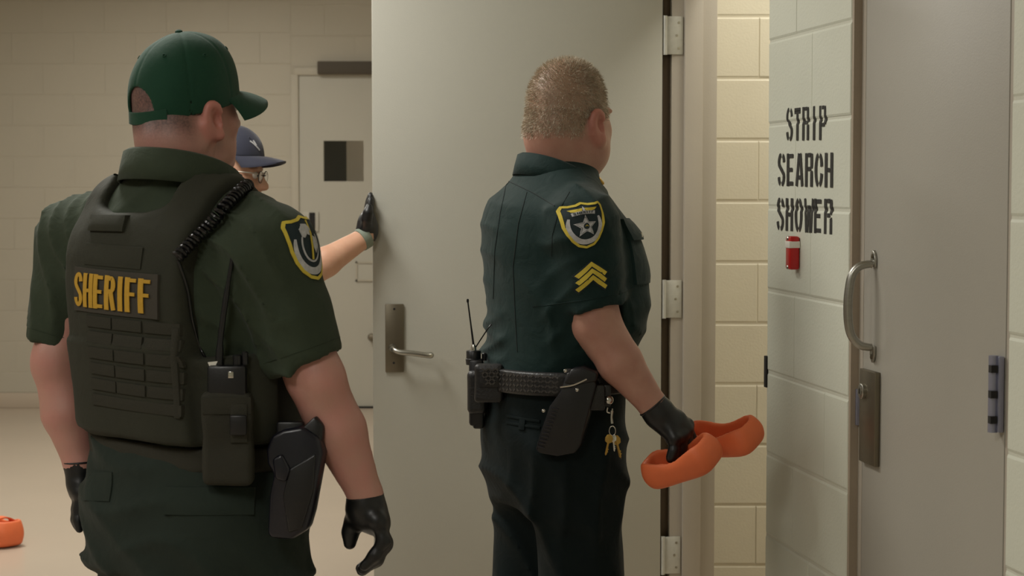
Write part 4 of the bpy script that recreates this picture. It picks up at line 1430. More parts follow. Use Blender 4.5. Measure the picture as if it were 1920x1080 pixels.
# radio pouch at the right side of the back
nPo = (-FA * .75 + RA * .65).normalized()
rtPo = UP.cross(nPo).normalized()
pz_ = pix_on(clV, 428, 790)[0]
pc_ = pz_ + nPo * .008 - UP * .03
pou = rbox(pc_, (.046, .021, .085), (rtPo, nPo, UP), .012)
g = Grid(pc_ - Vector((.13, .13, .13)), pc_ + Vector((.13, .13, .13)), .004)
g.add(pou, 0)
g.near(lambda p: -.003 * waves(p, .05, 4))
pch, V, F = soft('radio_pouch', g, M_WEB, vestA, 1)
clP = Cloth(V, F)
slab_on('pouch_strap', clP, pc_ + rtPo * .022 + UP * .03, rtPo, UP, nPo, .03, .07, .006, M_WEB, vestA, 4, 8)
box('pouch_buckle', pc_ + nPo * .031 + rtPo * .022 + UP * .028, (.03, .009, .036), M_POLY, vestA, (rtPo, nPo, UP), .003)
slab_on('pouch_flap', clP, pc_ - rtPo * .0 + UP * .062, rtPo, UP, nPo, .088, .03, .004, M_WEB, vestA, 6, 3)

# radio standing in the pouch, with antenna and coiled cord
rad = empty('two_way_radio', pc_ + UP * .02, 'black two-way radio with coiled cord in the olive vest pouch', 'radio')
rb = pc_ + UP * .085
box('radio_body', rb + UP * .012, (.07, .034, .075), M_POLY, rad, (rtPo, nPo, UP), .006)
lathe('channel_knob', rb + UP * .05 + rtPo * .018, UP, [(.008, 0), (.008, .016), (.006, .018)], M_POLY, rad, 14)
lathe('volume_knob', rb + UP * .05 + rtPo * .032, UP, [(.006, 0), (.006, .022), (.004, .024)], M_POLY, rad, 14)
box('status_tag', rb + UP * .033 + nPo * .018 + rtPo * .008, (.01, .003, .012), M_CHROME, rad, (rtPo, nPo, UP), .001)
at0 = rb + UP * .045 - rtPo * .015
tube('antenna', spline([at0, at0 + UP * .06 + rtPo * .004, at0 + UP * .15 + rtPo * .018 + nPo * .006, at0 + UP * .215 + rtPo * .03 + nPo * .012], 5), [.0072] * 4 + [.0055] * 6 + [.004] * 6, M_POLY, rad, 10)
tg = qa(392, 677, 0); tgh = pix_on(clV, 391, 678)
if tgh[0] is not None:
    tp = tgh[0] + nPo * .012
    prism('paper_tag', [tp, tp + rtPo * .018 + UP * .002, tp + rtPo * .008 - UP * .02], nPo * .002, M_WHITE, rad)
cpts = []
for px, py in ((468, 352), (445, 372), (420, 398), (395, 428), (365, 458), (335, 488)):
    h1 = pix_on(clV, px, py); h2 = pix_on(clA, px, py)
    c_ = [h for h in (h1, h2) if h[0] is not None]
    c_ = min(c_, key=lambda h: h[3]) if c_ else None
    pt = c_[0] if c_ else qa(px, py, -.1)
    cpts.append(Vector((pt.x, pt.y, pt.z)) + Vector((0, -.018, .006)))
axis = spline(cpts, 60)
hel = []
acc = 0.0
for i, p in enumerate(axis):
    t = (axis[min(i + 1, len(axis) - 1)] - axis[max(i - 1, 0)]).normalized()
    a_ = t.orthogonal().normalized() if i == 0 else (a_ - t * a_.dot(t)).normalized()
    b_ = t.cross(a_)
    if i: acc += (axis[i] - axis[i - 1]).length
    ph = 2 * math.pi * acc / .0098
    hel.append((p, a_, b_, acc))
L_ = acc; N_ = int(L_ / .0098 * 14)
hp_ = []
for i in range(N_ + 1):
    s_ = L_ * i / N_
    k = min(int(s_ / L_ * (len(hel) - 1)), len(hel) - 2)
    while k < len(hel) - 2 and hel[k + 1][3] < s_: k += 1
    while k > 0 and hel[k][3] > s_: k -= 1
    f_ = (s_ - hel[k][3]) / max(1e-6, hel[k + 1][3] - hel[k][3])
    p = hel[k][0].lerp(hel[k + 1][0], f_); ph = 2 * math.pi * i / 14
    hp_.append(p + (hel[k][1] * math.cos(ph) + hel[k][2] * math.sin(ph)) * .0098)
tube('coiled_cord', hp_, .0036, M_CORD, rad, 6)
# straight lead from the coil down to the radio
lead = []
for px, py in ((335, 488), (352, 540), (362, 600), (378, 655), (400, 690)):
    h1 = pix_on(clV, px, py); lead.append((h1[0] if h1[0] is not None else qa(px, py, -.1)) + Vector((0, -.006, 0)))
tube('cord_lead', spline(lead + [rb + UP * .04 - rtPo * .02], 6), .0028, M_CORD, rad, 8)

# holster with pistol on the right hip
hst_pts = [(507, 818), (530, 806), (566, 800), (598, 822), (604, 850), (596, 895), (584, 960), (574, 995), (545, 1013), (508, 1010), (500, 1002), (504, 930), (512, 890), (500, 870), (498, 845)]
hy = DA - .215
hol = prism('holster', [P(x, y, hy) for x, y in hst_pts], Vector((.008, .042, 0)), M_POLYB, off, .008, 3)
prism('holster_cover', [P(x, y, hy - .004) for x, y in ((542, 880), (592, 850), (588, 920), (566, 992), (540, 1000), (530, 930))], Vector((0, .01, 0)), M_POLY, hol, .004)
prism('retention_hood', [P(x, y, hy - .006) for x, y in ((510, 862), (528, 850), (545, 880), (536, 905), (516, 900))], Vector((0, .03, 0)), M_POLYB, hol, .006, 3)
box('belt_loop', P(545, 835, hy + .045), (.05, .02, .09), M_POLY, hol, None, .005)
pis = empty('pistol', P(575, 840, hy), 'black pistol seated in the hip holster of the person in olive vest', 'pistol')
prism('grip', [P(x, y, hy + .008) for x, y in ((556, 812), (590, 780), (606, 800), (600, 850), (572, 872), (548, 862))], Vector((.004, .024, 0)), M_POLY, pis, .005)
prism('slide', [P(x, y, hy + .01) for x, y in ((540, 850), (584, 850), (572, 960), (528, 960))], Vector((.004, .02, 0)), M_POLYB, pis, .003)

# gloved hands
wd_ = (wrR - miR).normalized()
gw = [qa(684, 928, -.13), qa(687, 950, -.13), qa(690, 962, -.13)]
fing = []
for i, dy in enumerate((.024, .006, -.012, -.028)):
    yy = -.13 + dy; k = (0, 5, 2, -8)[i]
    fing.append([qa(712 - i * 1.5, 986 - i * 3, yy), qa(722 - i, 1018 + k * .5, yy - .002), qa(706 - i, 1046 + k * .6, yy - .004), qa(677 + i * 2, 1066 + k * .6, yy - .004)])
hand('glove', off, DA, gw, [qa(700, 970, -.13), qa(674, 962, -.12)], fing, [qa(680, 955, -.115), qa(664, 978, -.108), qa(657, 998, -.108), qa(656, 1018, -.112)], [.0335, .034, .033], .0122, palm_r=.021)
gw = [qa(149, 862, .11), qa(150, 880, .11), qa(149, 895, .11)]
fing = []
for i, dx in enumerate((3, 1, -1, -2)):
    yy = .085 + i * .017
    fing.append([qa(147 + dx, 925, yy), qa(145 + dx, 955, yy), qa(144 + dx, 975, yy - .004), qa(146 + dx, 992 - i * 3, yy - .008)])
hand('glove', off, DA, gw, [qa(150, 905, .1)], fing, [qa(150, 897, .12), qa(150, 920, .15), qa(150, 940, .16), qa(150, 955, .16)], [.032, .029, .02], .009, palm_r=.014)

# green cap
def cap(root, c, F, R, U, s, material, hole=True, brim_len=.075, logo=None, eyelets=True, rim_u=-.008, rim_t=-.10, curl=.022, droop=.012, brim_up=0.0):
    ax = (R, F, U)
    def q(r, f, u): return c + R * (r * s) + F * (f * s) + U * (u * s)
    lo, hi = _bb([c], .15)
    g = Grid(lo, hi, .0027)
    rx, ry, rz = .0885 * s, .109 * s, .120 * s
    cc = q(0, -.004, .012)
    g.add(ell(cc, (rx, ry, rz), ax), 0)
    g.add(ell(q(0, .03, .07), (.06 * s, .06 * s, .055 * s), ax), .04)
    # seams of the six panels
    A = np.array([tuple(R), tuple(F), tuple(U)]); c0 = np.array(cc)
    def seam(p):
        l = (p - c0) @ A.T
        an = np.arctan2(l[:, 0], l[:, 1])
        d = np.abs(((an + np.pi / 6 * 0) / (np.pi / 3) + .5) % 1 - .5) * (np.pi / 3) * np.hypot(l[:, 0], l[:, 1])
        return .0013 * np.exp(-(d / .0028) ** 2) - .0016 * waves(p, .05, 9) + .0008 * np.exp(-((l[:, 2] + .03) / .002) ** 2)
    g.near(seam, .02)
    inner = ell(cc - U * .004, (rx - .006, ry - .006, rz - .005), ax)
    g.cut(inner, .002)
    rimn = (U * 1.0 + F * rim_t).normalized()
    rp = q(0, 0, rim_u)
    g.keep(lambda X, Y, Z: -((X - rp.x) * rimn.x + (Y - rp.y) * rimn.y + (Z - rp.z) * rimn.z), .003)
    if hole:
        hc = q(0, -.10, .0 + (rim_u + .008) * .5)
        g.cut(ell(hc + U * .002, (.035 * s, .05, .04 * s), ax), .002)
    def rim_pt(a):
        """point of the crown's lower edge at angle a from the front"""
        dr = F * math.cos(a) + R * math.sin(a)
        k = 1 / math.sqrt((math.sin(a) / rx) ** 2 + (math.cos(a) / ry) ** 2)
        for _ in range(3):
            ur = ((rp - c).dot(U)) - rim_t * (k * math.cos(a) - .004 * s)
            fac = math.sqrt(max(.2, 1 - ((ur - .012 * s) / rz) ** 2))
            k = fac / math.sqrt((math.sin(a) / rx) ** 2 + (math.cos(a) / ry) ** 2)
        base = cc + dr * (k - .001)
        return base - U * ((base - rp).dot(rimn) / U.dot(rimn)), dr
    o, V, Fc = soft('cap', g, material, root, 1)
    cl = Cloth(V, Fc)
    # closing strap below the opening
    if hole:
        pts = []
        n = 16
        SV, SF = [], []
        for i in range(n + 1):
            b0, dr = rim_pt(math.radians(180 - 34 + 68 * i / n))
            for (r_, z_) in ((.005, .0), (.007, .001), (.006, .023), (.004, .024), (.001, .023), (.001, .001)):
                SV.append(b0 + dr * r_ + U * z_)
        for i in range(n):
            for k in range(6):
                SF.append((i * 6 + k, i * 6 + (k + 1) % 6, (i + 1) * 6 + (k + 1) % 6, (i + 1) * 6 + k))
        SF.append(tuple(range(6))[::-1]); SF.append(tuple(n * 6 + k for k in range(6)))
        obj('closing_strap', SV, SF, material, o, True, angle=50)
    top = cl.hit(cc, U)
    lathe('cap_button', (top or q(0, 0, .13)) - U * .001, U, [(.0075, 0), (.0072, .004), (.004, .0065), (0, .007)], material, o, 16)
    if eyelets:
        for i in range(6):
            a = math.pi / 6 + i * math.pi / 3
            dr = (R * math.sin(a) + F * math.cos(a)) * .75 + U * .66
            h = cl.t.ray_cast(cc + U * .016 + dr * .2, -dr, .2)
            if h[0] is not None:
                vv, ff = [], []
                n_ = Vector(h[1]); uu = n_.orthogonal().normalized(); ww = n_.cross(uu)
                ring = [h[0] + n_ * .0006 + (uu * math.cos(t) + ww * math.sin(t)) * .0032 for t in [2 * math.pi * k / 12 for k in range(13)]]
                vv, ff = tube_vf(ring, .0011, 6, False)
                obj('eyelet', vv, ff, material, o, True)
    # brim: a curved visor
    nu, nv = 22, 8
    BV = []
    for layer in (0, 1):
        for j in range(nv + 1):
            for i in range(nu + 1):
                a = math.radians(-67 + 134 * i / nu)
                b0, dr = rim_pt(a)
                b0 = b0 + U * brim_up
                ext = brim_len * s * (math.cos(a * 1.04) ** .75) * j / nv
                p = b0 + (F * .96 + R * math.sin(a) * .25) * ext
                side = ((p - c).dot(R)) / (.09 * s)
                t = j / nv
                p = p - U * (curl * t * side * side + droop * t * t + .004 * t) + U * .002
                BV.append(p + U * (.0022 if layer == 0 else -.0018))
    Wd = nu + 1; N = Wd * (nv + 1); BF = []
    for j in range(nv):
        for i in range(nu):
            a = j * Wd + i
            BF.append((a, a + Wd, a + Wd + 1, a + 1)); BF.append((N + a, N + a + 1, N + a + Wd + 1, N + a + Wd))
    for i in range(nu):
        b = nv * Wd + i; BF.append((b, N + b, N + b + 1, b + 1))
    for j in range(nv):
        a = j * Wd; BF.append((a, N + a, N + a + Wd, a + Wd)); b = a + nu; BF.append((b, b + Wd, N + b + Wd, N + b))
    obj('brim', BV, BF, material, o, True, angle=60)
    return o, cl
capA, _ = cap(off, hcA + UHA * .006 + FHA2 * .004, FHA2, RHA, UHA, 1.05, M_CAP_A, rim_u=-.010, rim_t=-.17, curl=.024, brim_len=.07, droop=.014, brim_up=.012)
# ------------------------------------------------------------------ sergeant in the green uniform shirt
DB = 4.45
def qb(px, py, dy=0.0): return P(px, py, DB + dy)
FB_, RB = frame(68)
FHB, RHB = frame(43)
FHB2, UHB = tilt(FHB, RHB, 2)
sg = empty('person', (qb(1045, 800).x, DB, 0), 'bareheaded person in dark green uniform with yellow chevrons, holding orange sandals', 'person')
def kB(z, px, a, f, b): return (z, (px - 960) / FPX * DB, DB, a, f, b)
torsoB = [kB(.95, 1040, .195, .15, .15), kB(1.04, 1040, .2, .152, .152), kB(1.10, 1050, .208, .172, .16), kB(1.18, 1060, .215, .184, .172), kB(1.28, 1058, .215, .18, .178), kB(1.36, 1050, .21, .166, .176), kB(1.43, 1040, .185, .125, .15), kB(1.485, 1040, .12, .09, .1), kB(1.53, 1050, .08, .08, .08)]
hcB = qb(1066, 218, .0)
neckB = qb(1050, 325, 0)
sR, eR, mR, wR = qb(1094, 425, -.2), qb(1119, 608, -.2), qb(1163, 680, -.21), qb(1226, 762, -.22)
sL = qb(1015, 425, .2); eL = sL - FB_ * .02 - UP * .28; wL = eL + FB_ * .06 - UP * .23
hipsB = [Vector((qb(1046, 800).x, DB, .86)) + RB * s_ * .10 for s_ in (-1, 1)]
kneeB = [Vector((qb(1044, 800).x, DB, .47)) + RB * s_ * .105 + FB_ * (.015 if s_ > 0 else -.03) for s_ in (-1, 1)]
ankB = [Vector((qb(1050, 800).x, DB, .12)) + RB * s_ * .115 - FB_ * (.02 if s_ > 0 else .05) for s_ in (-1, 1)]
g = Grid((qb(860, 500).x, 4.1, .02), (qb(1290, 500).x, 4.85, 1.81), .009, [(2, 1.46, 1.81, .0045), (0, qb(975, 300).x, qb(1160, 300).x, .0048), (1, 4.32, 4.58, .0055), (2, .9, 1.25, .006), (0, qb(1160, 300).x, qb(1280, 300).x, .006), (1, 4.15, 4.32, .006)] + ear_zone(hcB, RHB, UHB))
add_head(g, hcB, FHB2, RHB, UHB, 1.06, neckB, 0.078, jaw=1.15)
g.add(ell(hcB + UHB * .085 - FHB2 * .005, (.062, .07, .045), (RHB, FHB2, UHB)), .02)
g.add(ell(qb(1018, 258, -.03), (.035, .04, .022)), 0.03)      # roll of the neck
g.add(ell(qb(1088, 280, -.02), (.06, .05, .05)), 0.04)
g.add(loft([(z, x, y, a - .018, f - .018, b - .018) for z, x, y, a, f, b in torsoB], RB, FB_), 0.03)
for a_, e_, m_, w_ in ((sR, eR, mR, wR), (sL, eL, eL.lerp(wL, .4), wL)):
    g.add(cone(neckB - UP * .04, a_, .05, .052), 0.04)
    g.add(chain([a_, a_.lerp(e_, .6), e_, m_, w_, w_ + (w_ - m_).normalized() * .025], [.06, .056, .055, .051, .032, .028]), 0.03)
for h_, k_, a_ in zip(hipsB, kneeB, ankB):
    g.add(chain([h_, k_, a_], [.095, .06, .045]), 0.03)
V, F = g.mesh(1)
bodyB = obj('body', V, F, SKIN_B, sg, True)
q = V - np.array(hcB)
fz = q @ np.array(UHB); ff = q @ np.array(FHB2); fr = np.abs(q @ np.array(RHB))
line = -0.062 + .05 * np.clip((ff + .02) / .06, 0, 1)
hm = np.clip((fz - line) / .025, 0, 1) * np.clip((.078 - ff + .3 * np.clip(fz - .06, 0, 1)) / .02, 0, 1) * (V[:, 2] > 1.5)
hm *= np.where((fr > .084) & (fz < .04), 0, 1)
hair_attr(bodyB, hm * .75)
flush_attr(bodyB, V, hcB, FHB2, RHB, UHB, 1.06)
add_eyes(sg, hcB, FHB2, RHB, UHB, 1.06)
# short clipped hair, many small blades
Vn = np.zeros_like(V)
e1 = V[F[:, 1]] - V[F[:, 0]]; e2 = V[F[:, 3]] - V[F[:, 0]]
fnrm = np.cross(e1, e2); fnrm /= np.linalg.norm(fnrm, axis=1)[:, None] + 1e-9
fcen = V[F].mean(1); fm = hm[F].mean(1)
cand = np.nonzero(fm > .25)[0]
rs = np.random.RandomState(3)
pick = rs.choice(cand, min(14000, len(cand) * 5))
pick = pick[rs.rand(len(pick)) < fm[pick]]
base = fcen[pick] + rs.normal(size=(len(pick), 3)) * .0016
nrm = fnrm[pick]
down = np.array([0, 0, -1.0]) - .6 * np.array(FHB2)
crown = np.clip((base - np.array(hcB)) @ np.array(UHB) / .13, -1, 1)[:, None]
d = nrm * (.8 + .35 * crown) + down * (.55 - .4 * crown) + rs.normal(size=(len(pick), 3)) * .28
d /= np.linalg.norm(d, axis=1)[:, None]
ln = (.0065 + .0035 * rs.rand(len(pick)))[:, None]
sd = np.cross(d, rs.normal(size=(len(pick), 3))); sd /= np.linalg.norm(sd, axis=1)[:, None]
a_ = base - sd * .0006; b_ = base + sd * .0006; c_ = base + d * ln
HV = np.empty((len(pick) * 3, 3)); HV[0::3] = a_; HV[1::3] = b_; HV[2::3] = c_
ho = obj('hair', HV, np.arange(len(pick) * 3).reshape(-1, 3), M_HAIRB, sg)
ho['kind'] = 'stuff'

# shirt
g = Grid((qb(870, 500).x, 4.1, .98), (qb(1260, 500).x, 4.86, 1.58), .0065)
g.add(loft(torsoB, RB, FB_, .002), 0.02)
for a_ in (sR, sL):
    g.add(cone(neckB - UP * .03, a_ + UP * .012, .066, .068), 0.05)
hemB = qb(1120, 577, -.2); hemBL = sL.lerp(eL, .8)
g.add(chain([sR, sR.lerp(hemB, .5), hemB + (hemB - sR).normalized() * .02], [.074, .07, .066]), 0.035)
g.add(chain([sL, hemBL + (hemBL - sL).normalized() * .02], [.074, .066]), 0.035)
for a_, h_, r_ in ((sR, hemB, .059), (sL, hemBL, .059)):
    d_ = (h_ - a_).normalized()
    lo, hi = _bb([h_], .13)
    sl, X, Y, Z = g.sub(lo, hi)
    ax_ = (X - h_.x) * d_.x + (Y - h_.y) * d_.y + (Z - h_.z) * d_.z
    rad_ = np.sqrt(np.maximum((X - h_.x) ** 2 + (Y - h_.y) ** 2 + (Z - h_.z) ** 2 - ax_ ** 2, 0))
    g.V[sl] = np.where(rad_ < .085, np.where(loft(torsoB, RB, FB_, .002)[0](X, Y, Z) < .004, g.V[sl], smax(g.V[sl], ax_, .006)), g.V[sl])
    g.cut(cone(h_ + d_ * .03, h_ - d_ * .03, r_, r_ - .004), .004)
def wrB(p):
    low = np.clip((1.26 - p[:, 2]) / .15, 0, 1)
    rr_ = (p[:, 0] - sR.x) * RB.x + (p[:, 1] - sR.y) * RB.y
    slv = np.clip((rr_ + .05) / .03, 0, 1)
    return -low * (1 - slv) * (.009 * crease(p, (.25, 0, 1), .062, 41) + .006 * crease(p, (-.35, 0, 1), .05, 43)) - slv * (.006 * crease(p, (.9, 0, .5), .05, 44) + .004 * crease(p, (.6, 0, -.7), .05, 48)) - (1 - low) * (1 - slv) * .004 * crease(p, (.5, 0, .8), .09, 46) - .002 * waves(p, .1, 6)
g.near(wrB)
# shirt tucked in: blousing just above the belt
g.keep(lambda X, Y, Z: 1.015 - Z + 0 * X + 0 * Y, .02)
shB, V, F = soft('shirt', g, M_SHIRT_B, sg, 2)
clSB = Cloth(V, F)
collar('collar', shB, qb(1052, 316, 0), FB_, RB, .084, -.010, .042, M_SHIRT_B, drop=.05)
def seam_line(cl, pxs, par, r=.0012, m=None, name='seam'):
    pts = []
    for px, py in pxs:
        h = pix_on(cl, px, py)
        if h[0] is not None: pts.append(h[0] + Vector(h[1]) * .0003)
    if len(pts) > 2:
        return tube(name, pts, r, m or M_SEAM, par, 6)
def lerp_px(pts, n=10):
    out = []
    for a, b in zip(pts[:-1], pts[1:]):
        out += [(a[0] + (b[0] - a[0]) * i / n, a[1] + (b[1] - a[1]) * i / n) for i in range(n)]
    return out + [pts[-1]]
seam_line(clSB, lerp_px([(938, 333), (965, 345), (1000, 362), (1040, 386)]), shB, .0013, name='yoke_seam')
seam_line(clSB, lerp_px([(950, 342), (938, 400), (928, 470), (925, 560)]), shB, .0012, name='back_pleat')
seam_line(clSB, lerp_px([(988, 360), (972, 420), (962, 500), (966, 590), (970, 660)]), shB, .0012, name='back_pleat')
seam_line(clSB, lerp_px([(1068, 360), (1048, 395), (1036, 440), (1034, 480)]), shB, .0010, name='armhole_seam')
d_ = (hemB - sR).normalized()
vv, ff_ = tube_vf(ring_on(clSB, hemB - d_ * .026, d_, .066), .0009, 6, False)
obj('hem_stitching', vv, ff_, M_SHIRT_B, shB, True)
# shoulder strap and collar pin
ep = []
for px, py in ((1062, 328), (1080, 345), (1100, 372), (1106, 384)):
    pass
# patch and chevrons on the right sleeve
nS = (RB * .97 + UP * .12).normalized()
upS = (UP - nS * UP.dot(nS)); upS = (upS + FB_ * -.1).normalized(); upS = (upS - nS * upS.dot(nS)).normalized(); rtS = upS.cross(nS)
hp1 = pix_on(clSB, 1099, 421)[0]
shoulder_patch(clSB, shB, hp1, rtS, upS, nS, .082, .100, 'star')
hp2 = pix_on(clSB, 1111, 517)[0]
bg = [(-.036, -.037), (-.036, .0), (0, .04), (.036, 0), (.036, -.037), (0, .0)]
for k in range(3):
    y0 = .026 - k * .0150
    v2, f2 = strip2([(-.029, y0 - .025), (-.015, y0 - .013), (0, y0), (.015, y0 - .013), (.029, y0 - .025)], [.009, .009, .0105, .009, .009])
    v3, f3 = strip2([(-.031, y0 - .0268), (-.015, y0 - .013), (0, y0), (.015, y0 - .013), (.031, y0 - .0268)], .0165)
    ch = flat_on('chevron', clSB, hp2, rtS, upS, nS, v2, f2, .0042, M_YEL, shB)
    flat_on('chevron_backing', clSB, hp2, rtS, upS, nS, v3, f3, .0028, M_FIELD, shB)
# chest pocket with buttoned flap on the front edge
fr_ = (FB_ * .86 + RB * .5).normalized()
cpk = clSB.hit(Vector((qb(1150, 470).x, DB, qb(1150, 470, -.05).z)) + RB * .10, fr_)
if cpk is not None:
    rp_ = UP.cross(fr_).normalized()
    pk = slab_on('chest_pocket', clSB, cpk - UP * .01, rp_, UP, fr_, .12, .13, .006, M_SHIRT_B, shB, 8, 8)
    fl = slab_on('pocket_flap', clSB, cpk + UP * .052, rp_, (UP + fr_ * -.2).normalized(), fr_, .125, .05, .014, M_SHIRT_B, shB, 8, 4)
    lathe('pocket_button', (clSB.hit(cpk + UP * .038, fr_) or cpk) + fr_ * .012, fr_, [(.006, 0), (.006, .003), (.003, .005)], M_CHROME, shB, 14)
pin = clSB.hit(qb(1116, 352, -.05), (FB_ * .5 + RB * .3 + UP * .8).normalized())
if pin is not None:
    prism('collar_pin', [pin + Vector((dx, 0, dz)) for dx, dz in ((-.008, 0), (.004, -.012), (.01, -.008), (-.002, .006))], Vector((0, .004, .004)), M_BRASS, shB, .001)

# trousers
pelvB = [kB(.72, 1038, .18, .125, .135), kB(.80, 1037, .195, .142, .152), kB(.87, 1037, .2, .147, .162), kB(.95, 1040, .2, .152, .156), kB(1.035, 1040, .2, .15, .15)]
g = Grid((qb(870, 900).x, 4.1, .04), (qb(1230, 900).x, 4.82, 1.05), .0085)
g.add(loft(pelvB, RB, FB_), 0.02)
for h_, k_, a_ in zip(hipsB, kneeB, ankB):
    g.add(chain([h_ - UP * .02, k_, a_], [.104, .092, .084]), 0.06)
g.near(lambda p: np.clip((.96 - p[:, 2]) / .12, .1, 1) * (-.010 * crease(p, (.75, .1, .6), .085, 51) - .008 * crease(p, (.95, .1, .1), .08, 55)) - .0015 * waves(p, .07, 18))
trB, V, F = soft('trousers', g, M_TROUSER_B, sg, 2)
clTB = Cloth(V, F)
boots(sg, ankB, FB_)
# rear pocket: two welts and a small flap tab
nBk = (RB * .85 - FB_ * .5).normalized()
lay_flap('pocket_welt', clTB, 978, 785, .10, .006, trB, M_TROUSER_B, .004, -.05, 10, 2)
lay_flap('pocket_welt', clTB, 978, 797, .10, .006, trB, M_TROUSER_B, .004, -.05, 10, 2)
lay_flap('pocket_tab', clTB, 980, 796, .016, .024, trB, M_TROUSER_B, .006, 0, 3, 3)

# duty belt with woven pattern: leather band and raised weave
zb0, zb1 = P(1000, 738, DB - .15).z, P(1000, 694, DB - .15).z
zm, zh = (zb0 + zb1) / 2, (zb1 - zb0) / 2
g = Grid((qb(860, 700).x, 4.1, zm - .06), (qb(1240, 700).x, 4.82, zm + .06), .005)
X = g.g[0][:, None, None]; Y = g.g[1][None, :, None]; Z = g.g[2][None, None, :]
lfb = loft(torsoB[:3] , RB, FB_)[0](X, Y, Z)
lfb = loft([(.9, *pelvB[3][1:]), (1.0, *pelvB[3][1:]), (1.15, *pelvB[3][1:])], RB, FB_)[0](X, Y, Z)
g.V = np.broadcast_to(smax(smax(lfb - .02, np.abs(Z - zm) - zh, .006), -(lfb + .004), .003), g.V.shape).astype(np.float32).copy()
belt, V, F = soft('duty_belt', g, M_LEATHER, sg, 1)
clBB = Cloth(V, F)
for i in range(17):
    for j in range(4):
        px = 938 + i * 6.6; py = 702 + j * 9.2 + i * .35
        h = pix_on(clBB, px, py)
        if h[0] is None: continue
        n_ = Vector(h[1]); r_ = UP.cross(n_).normalized(); u_ = n_.cross(r_)
        a = math.radians(35 if (i + j) % 2 else -35)
        ax_ = (r_ * math.cos(a) + u_ * math.sin(a), u_ * math.cos(a) - r_ * math.sin(a), n_)
        key = ('weave',)
        bmw = bmesh.new(); bm_box(bmw, h[0], (.0085, .004, .0024), ax_, 0)
        from_bm('weave', bmw, M_BWEAVE, belt)
# magazine pouch and radio holder at the back
nR = (-FB_ * .62 + RB * .78).normalized(); rR_ = UP.cross(nR).normalized()
c1 = pix_on(clBB, 918, 712)[0]
def pouch(name, c, half, ax, m, par, rad=.008, seed=1, h=.004):
    R_ = max(half) * 1.8 + .02
    g = Grid(Vector(c) - Vector((R_, R_, R_)), Vector(c) + Vector((R_, R_, R_)), h)
    g.add(rbox(c, half, ax, rad), 0)
    g.near(lambda p: -.0015 * waves(p, .05, seed))
    o, V, F = soft(name, g, m, par, 1)
    return o, Cloth(V, F)
nM = (RB * .9 - FB_ * .42).normalized(); rM = UP.cross(nM).normalized()
mp_c = c1 + nM * .012 - UP * .006
mpo, clM = pouch('magazine_pouch', mp_c, (.034, .022, .045), (rM, nM, UP), M_LEATHER, belt)
fl = slab_on('pouch_flap', clM, mp_c + UP * .018 + rM * .004, rM, UP, nM, .05, .05, .007, M_LEATHER, belt, 8, 8)
for i in range(5):
    for j in range(5):
        if (i in (0, 4)) and j < 2: continue
        cw = mp_c + nM * .0305 + rM * (.004 + (i - 2) * .008) + UP * (.018 + (j - 2) * .008)
        a = math.radians(40 if (i + j) % 2 else -40)
        bmw = bmesh.new(); bm_box(bmw, cw, (.0085, .004, .003), (rM * math.cos(a) + UP * math.sin(a), UP * math.cos(a) - rM * math.sin(a), nM), 0)
        from_bm('weave', bmw, M_BWEAVE, belt)
rc_ = qb(897, 730, -.02)
rho, clR = pouch('radio_holder', rc_ - UP * .005, (.024, .035, .052), (Vector((.9, -.1, 0)).normalized(), Vector((.1, .9, 0)).normalized(), UP), M_LEATHER, belt, .012)
r2 = empty('two_way_radio', rc_ - UP * .1, 'black two-way radio with long thin antenna on the belt of the bareheaded person', 'radio')
axr = (Vector((1, 0, 0)), Vector((0, 1, 0)), UP)
box('radio_body', P(893, 735, DB - .02), (.034, .042, .16), M_POLY, r2, axr, .008)
tpr = P(888, 668, DB - .02)
lathe('radio_top', tpr - UP * .02, UP, [(.018, 0), (.019, .012), (.019, .014), (.0175, .015), (.0175, .032), (.016, .034)], M_POLY, r2, 20)
lathe('antenna_base', tpr + UP * .012, UP, [(.007, 0), (.0065, .008), (.004, .016)], M_CHROME, r2, 12)
tube('antenna', [tpr + UP * .025, P(883, 610, DB - .02), P(877, 564, DB - .02)], [.0028, .002, .0017], M_POLY, r2, 8)
lathe('antenna_tip', P(877, 564, DB - .02), UP, [(.0025, -.004), (.003, 0), (.0025, .004), (0, .005)], M_POLY, r2, 8)
tube('cord_lead', spline([tpr + UP * .02 + Vector((.004, 0, 0)), P(903, 634, DB - .03), P(918, 612, DB - .04), P(930, 600, DB - .02)], 5), .0016, M_CORD, r2, 8)
lathe('volume_knob', P(908, 668, DB - .02), UP, [(.006, -.01), (.006, .006), (.004, .008)], M_POLY, r2, 12)
box('lower_case', P(897, 785, DB - .02), (.026, .04, .045), M_POLY, r2, axr, .006)

# holster on the right hip
hyB = DB - .245
hpts = [(1050, 735), (1062, 700), (1080, 694), (1112, 712), (1118, 722), (1105, 770), (1088, 835), (1078, 850), (1045, 856), (1012, 850), (1004, 843), (1012, 815), (1030, 762)]
holB = prism('holster', [P(x, y, hyB) for x, y in hpts], Vector((.01, .045, 0)), M_POLY, sg, .004, 2)
for i in range(12):
    t = i / 11
    a = (1036 - 26 * t, 765 + 72 * t); 
    tube('grip_ridge', [P(a[0] - 2, a[1], hyB - .0005), P(a[0] + 11, a[1] + 2.5, hyB - .001)], .0022, M_POLYB, holB, 6)
prism('holster_hood', [P(x, y, hyB - .004) for x, y in ((1056, 720), (1070, 692), (1092, 688), (1120, 700), (1118, 716), (1080, 722))], Vector((.008, .05, 0)), M_POLY, holB, .006, 3)
tube('hood_edge', spline([P(1050, 726, hyB - .006), P(1075, 722, hyB - .007), P(1100, 711, hyB - .006)], 5), .0018, M_CHROME, holB, 6)
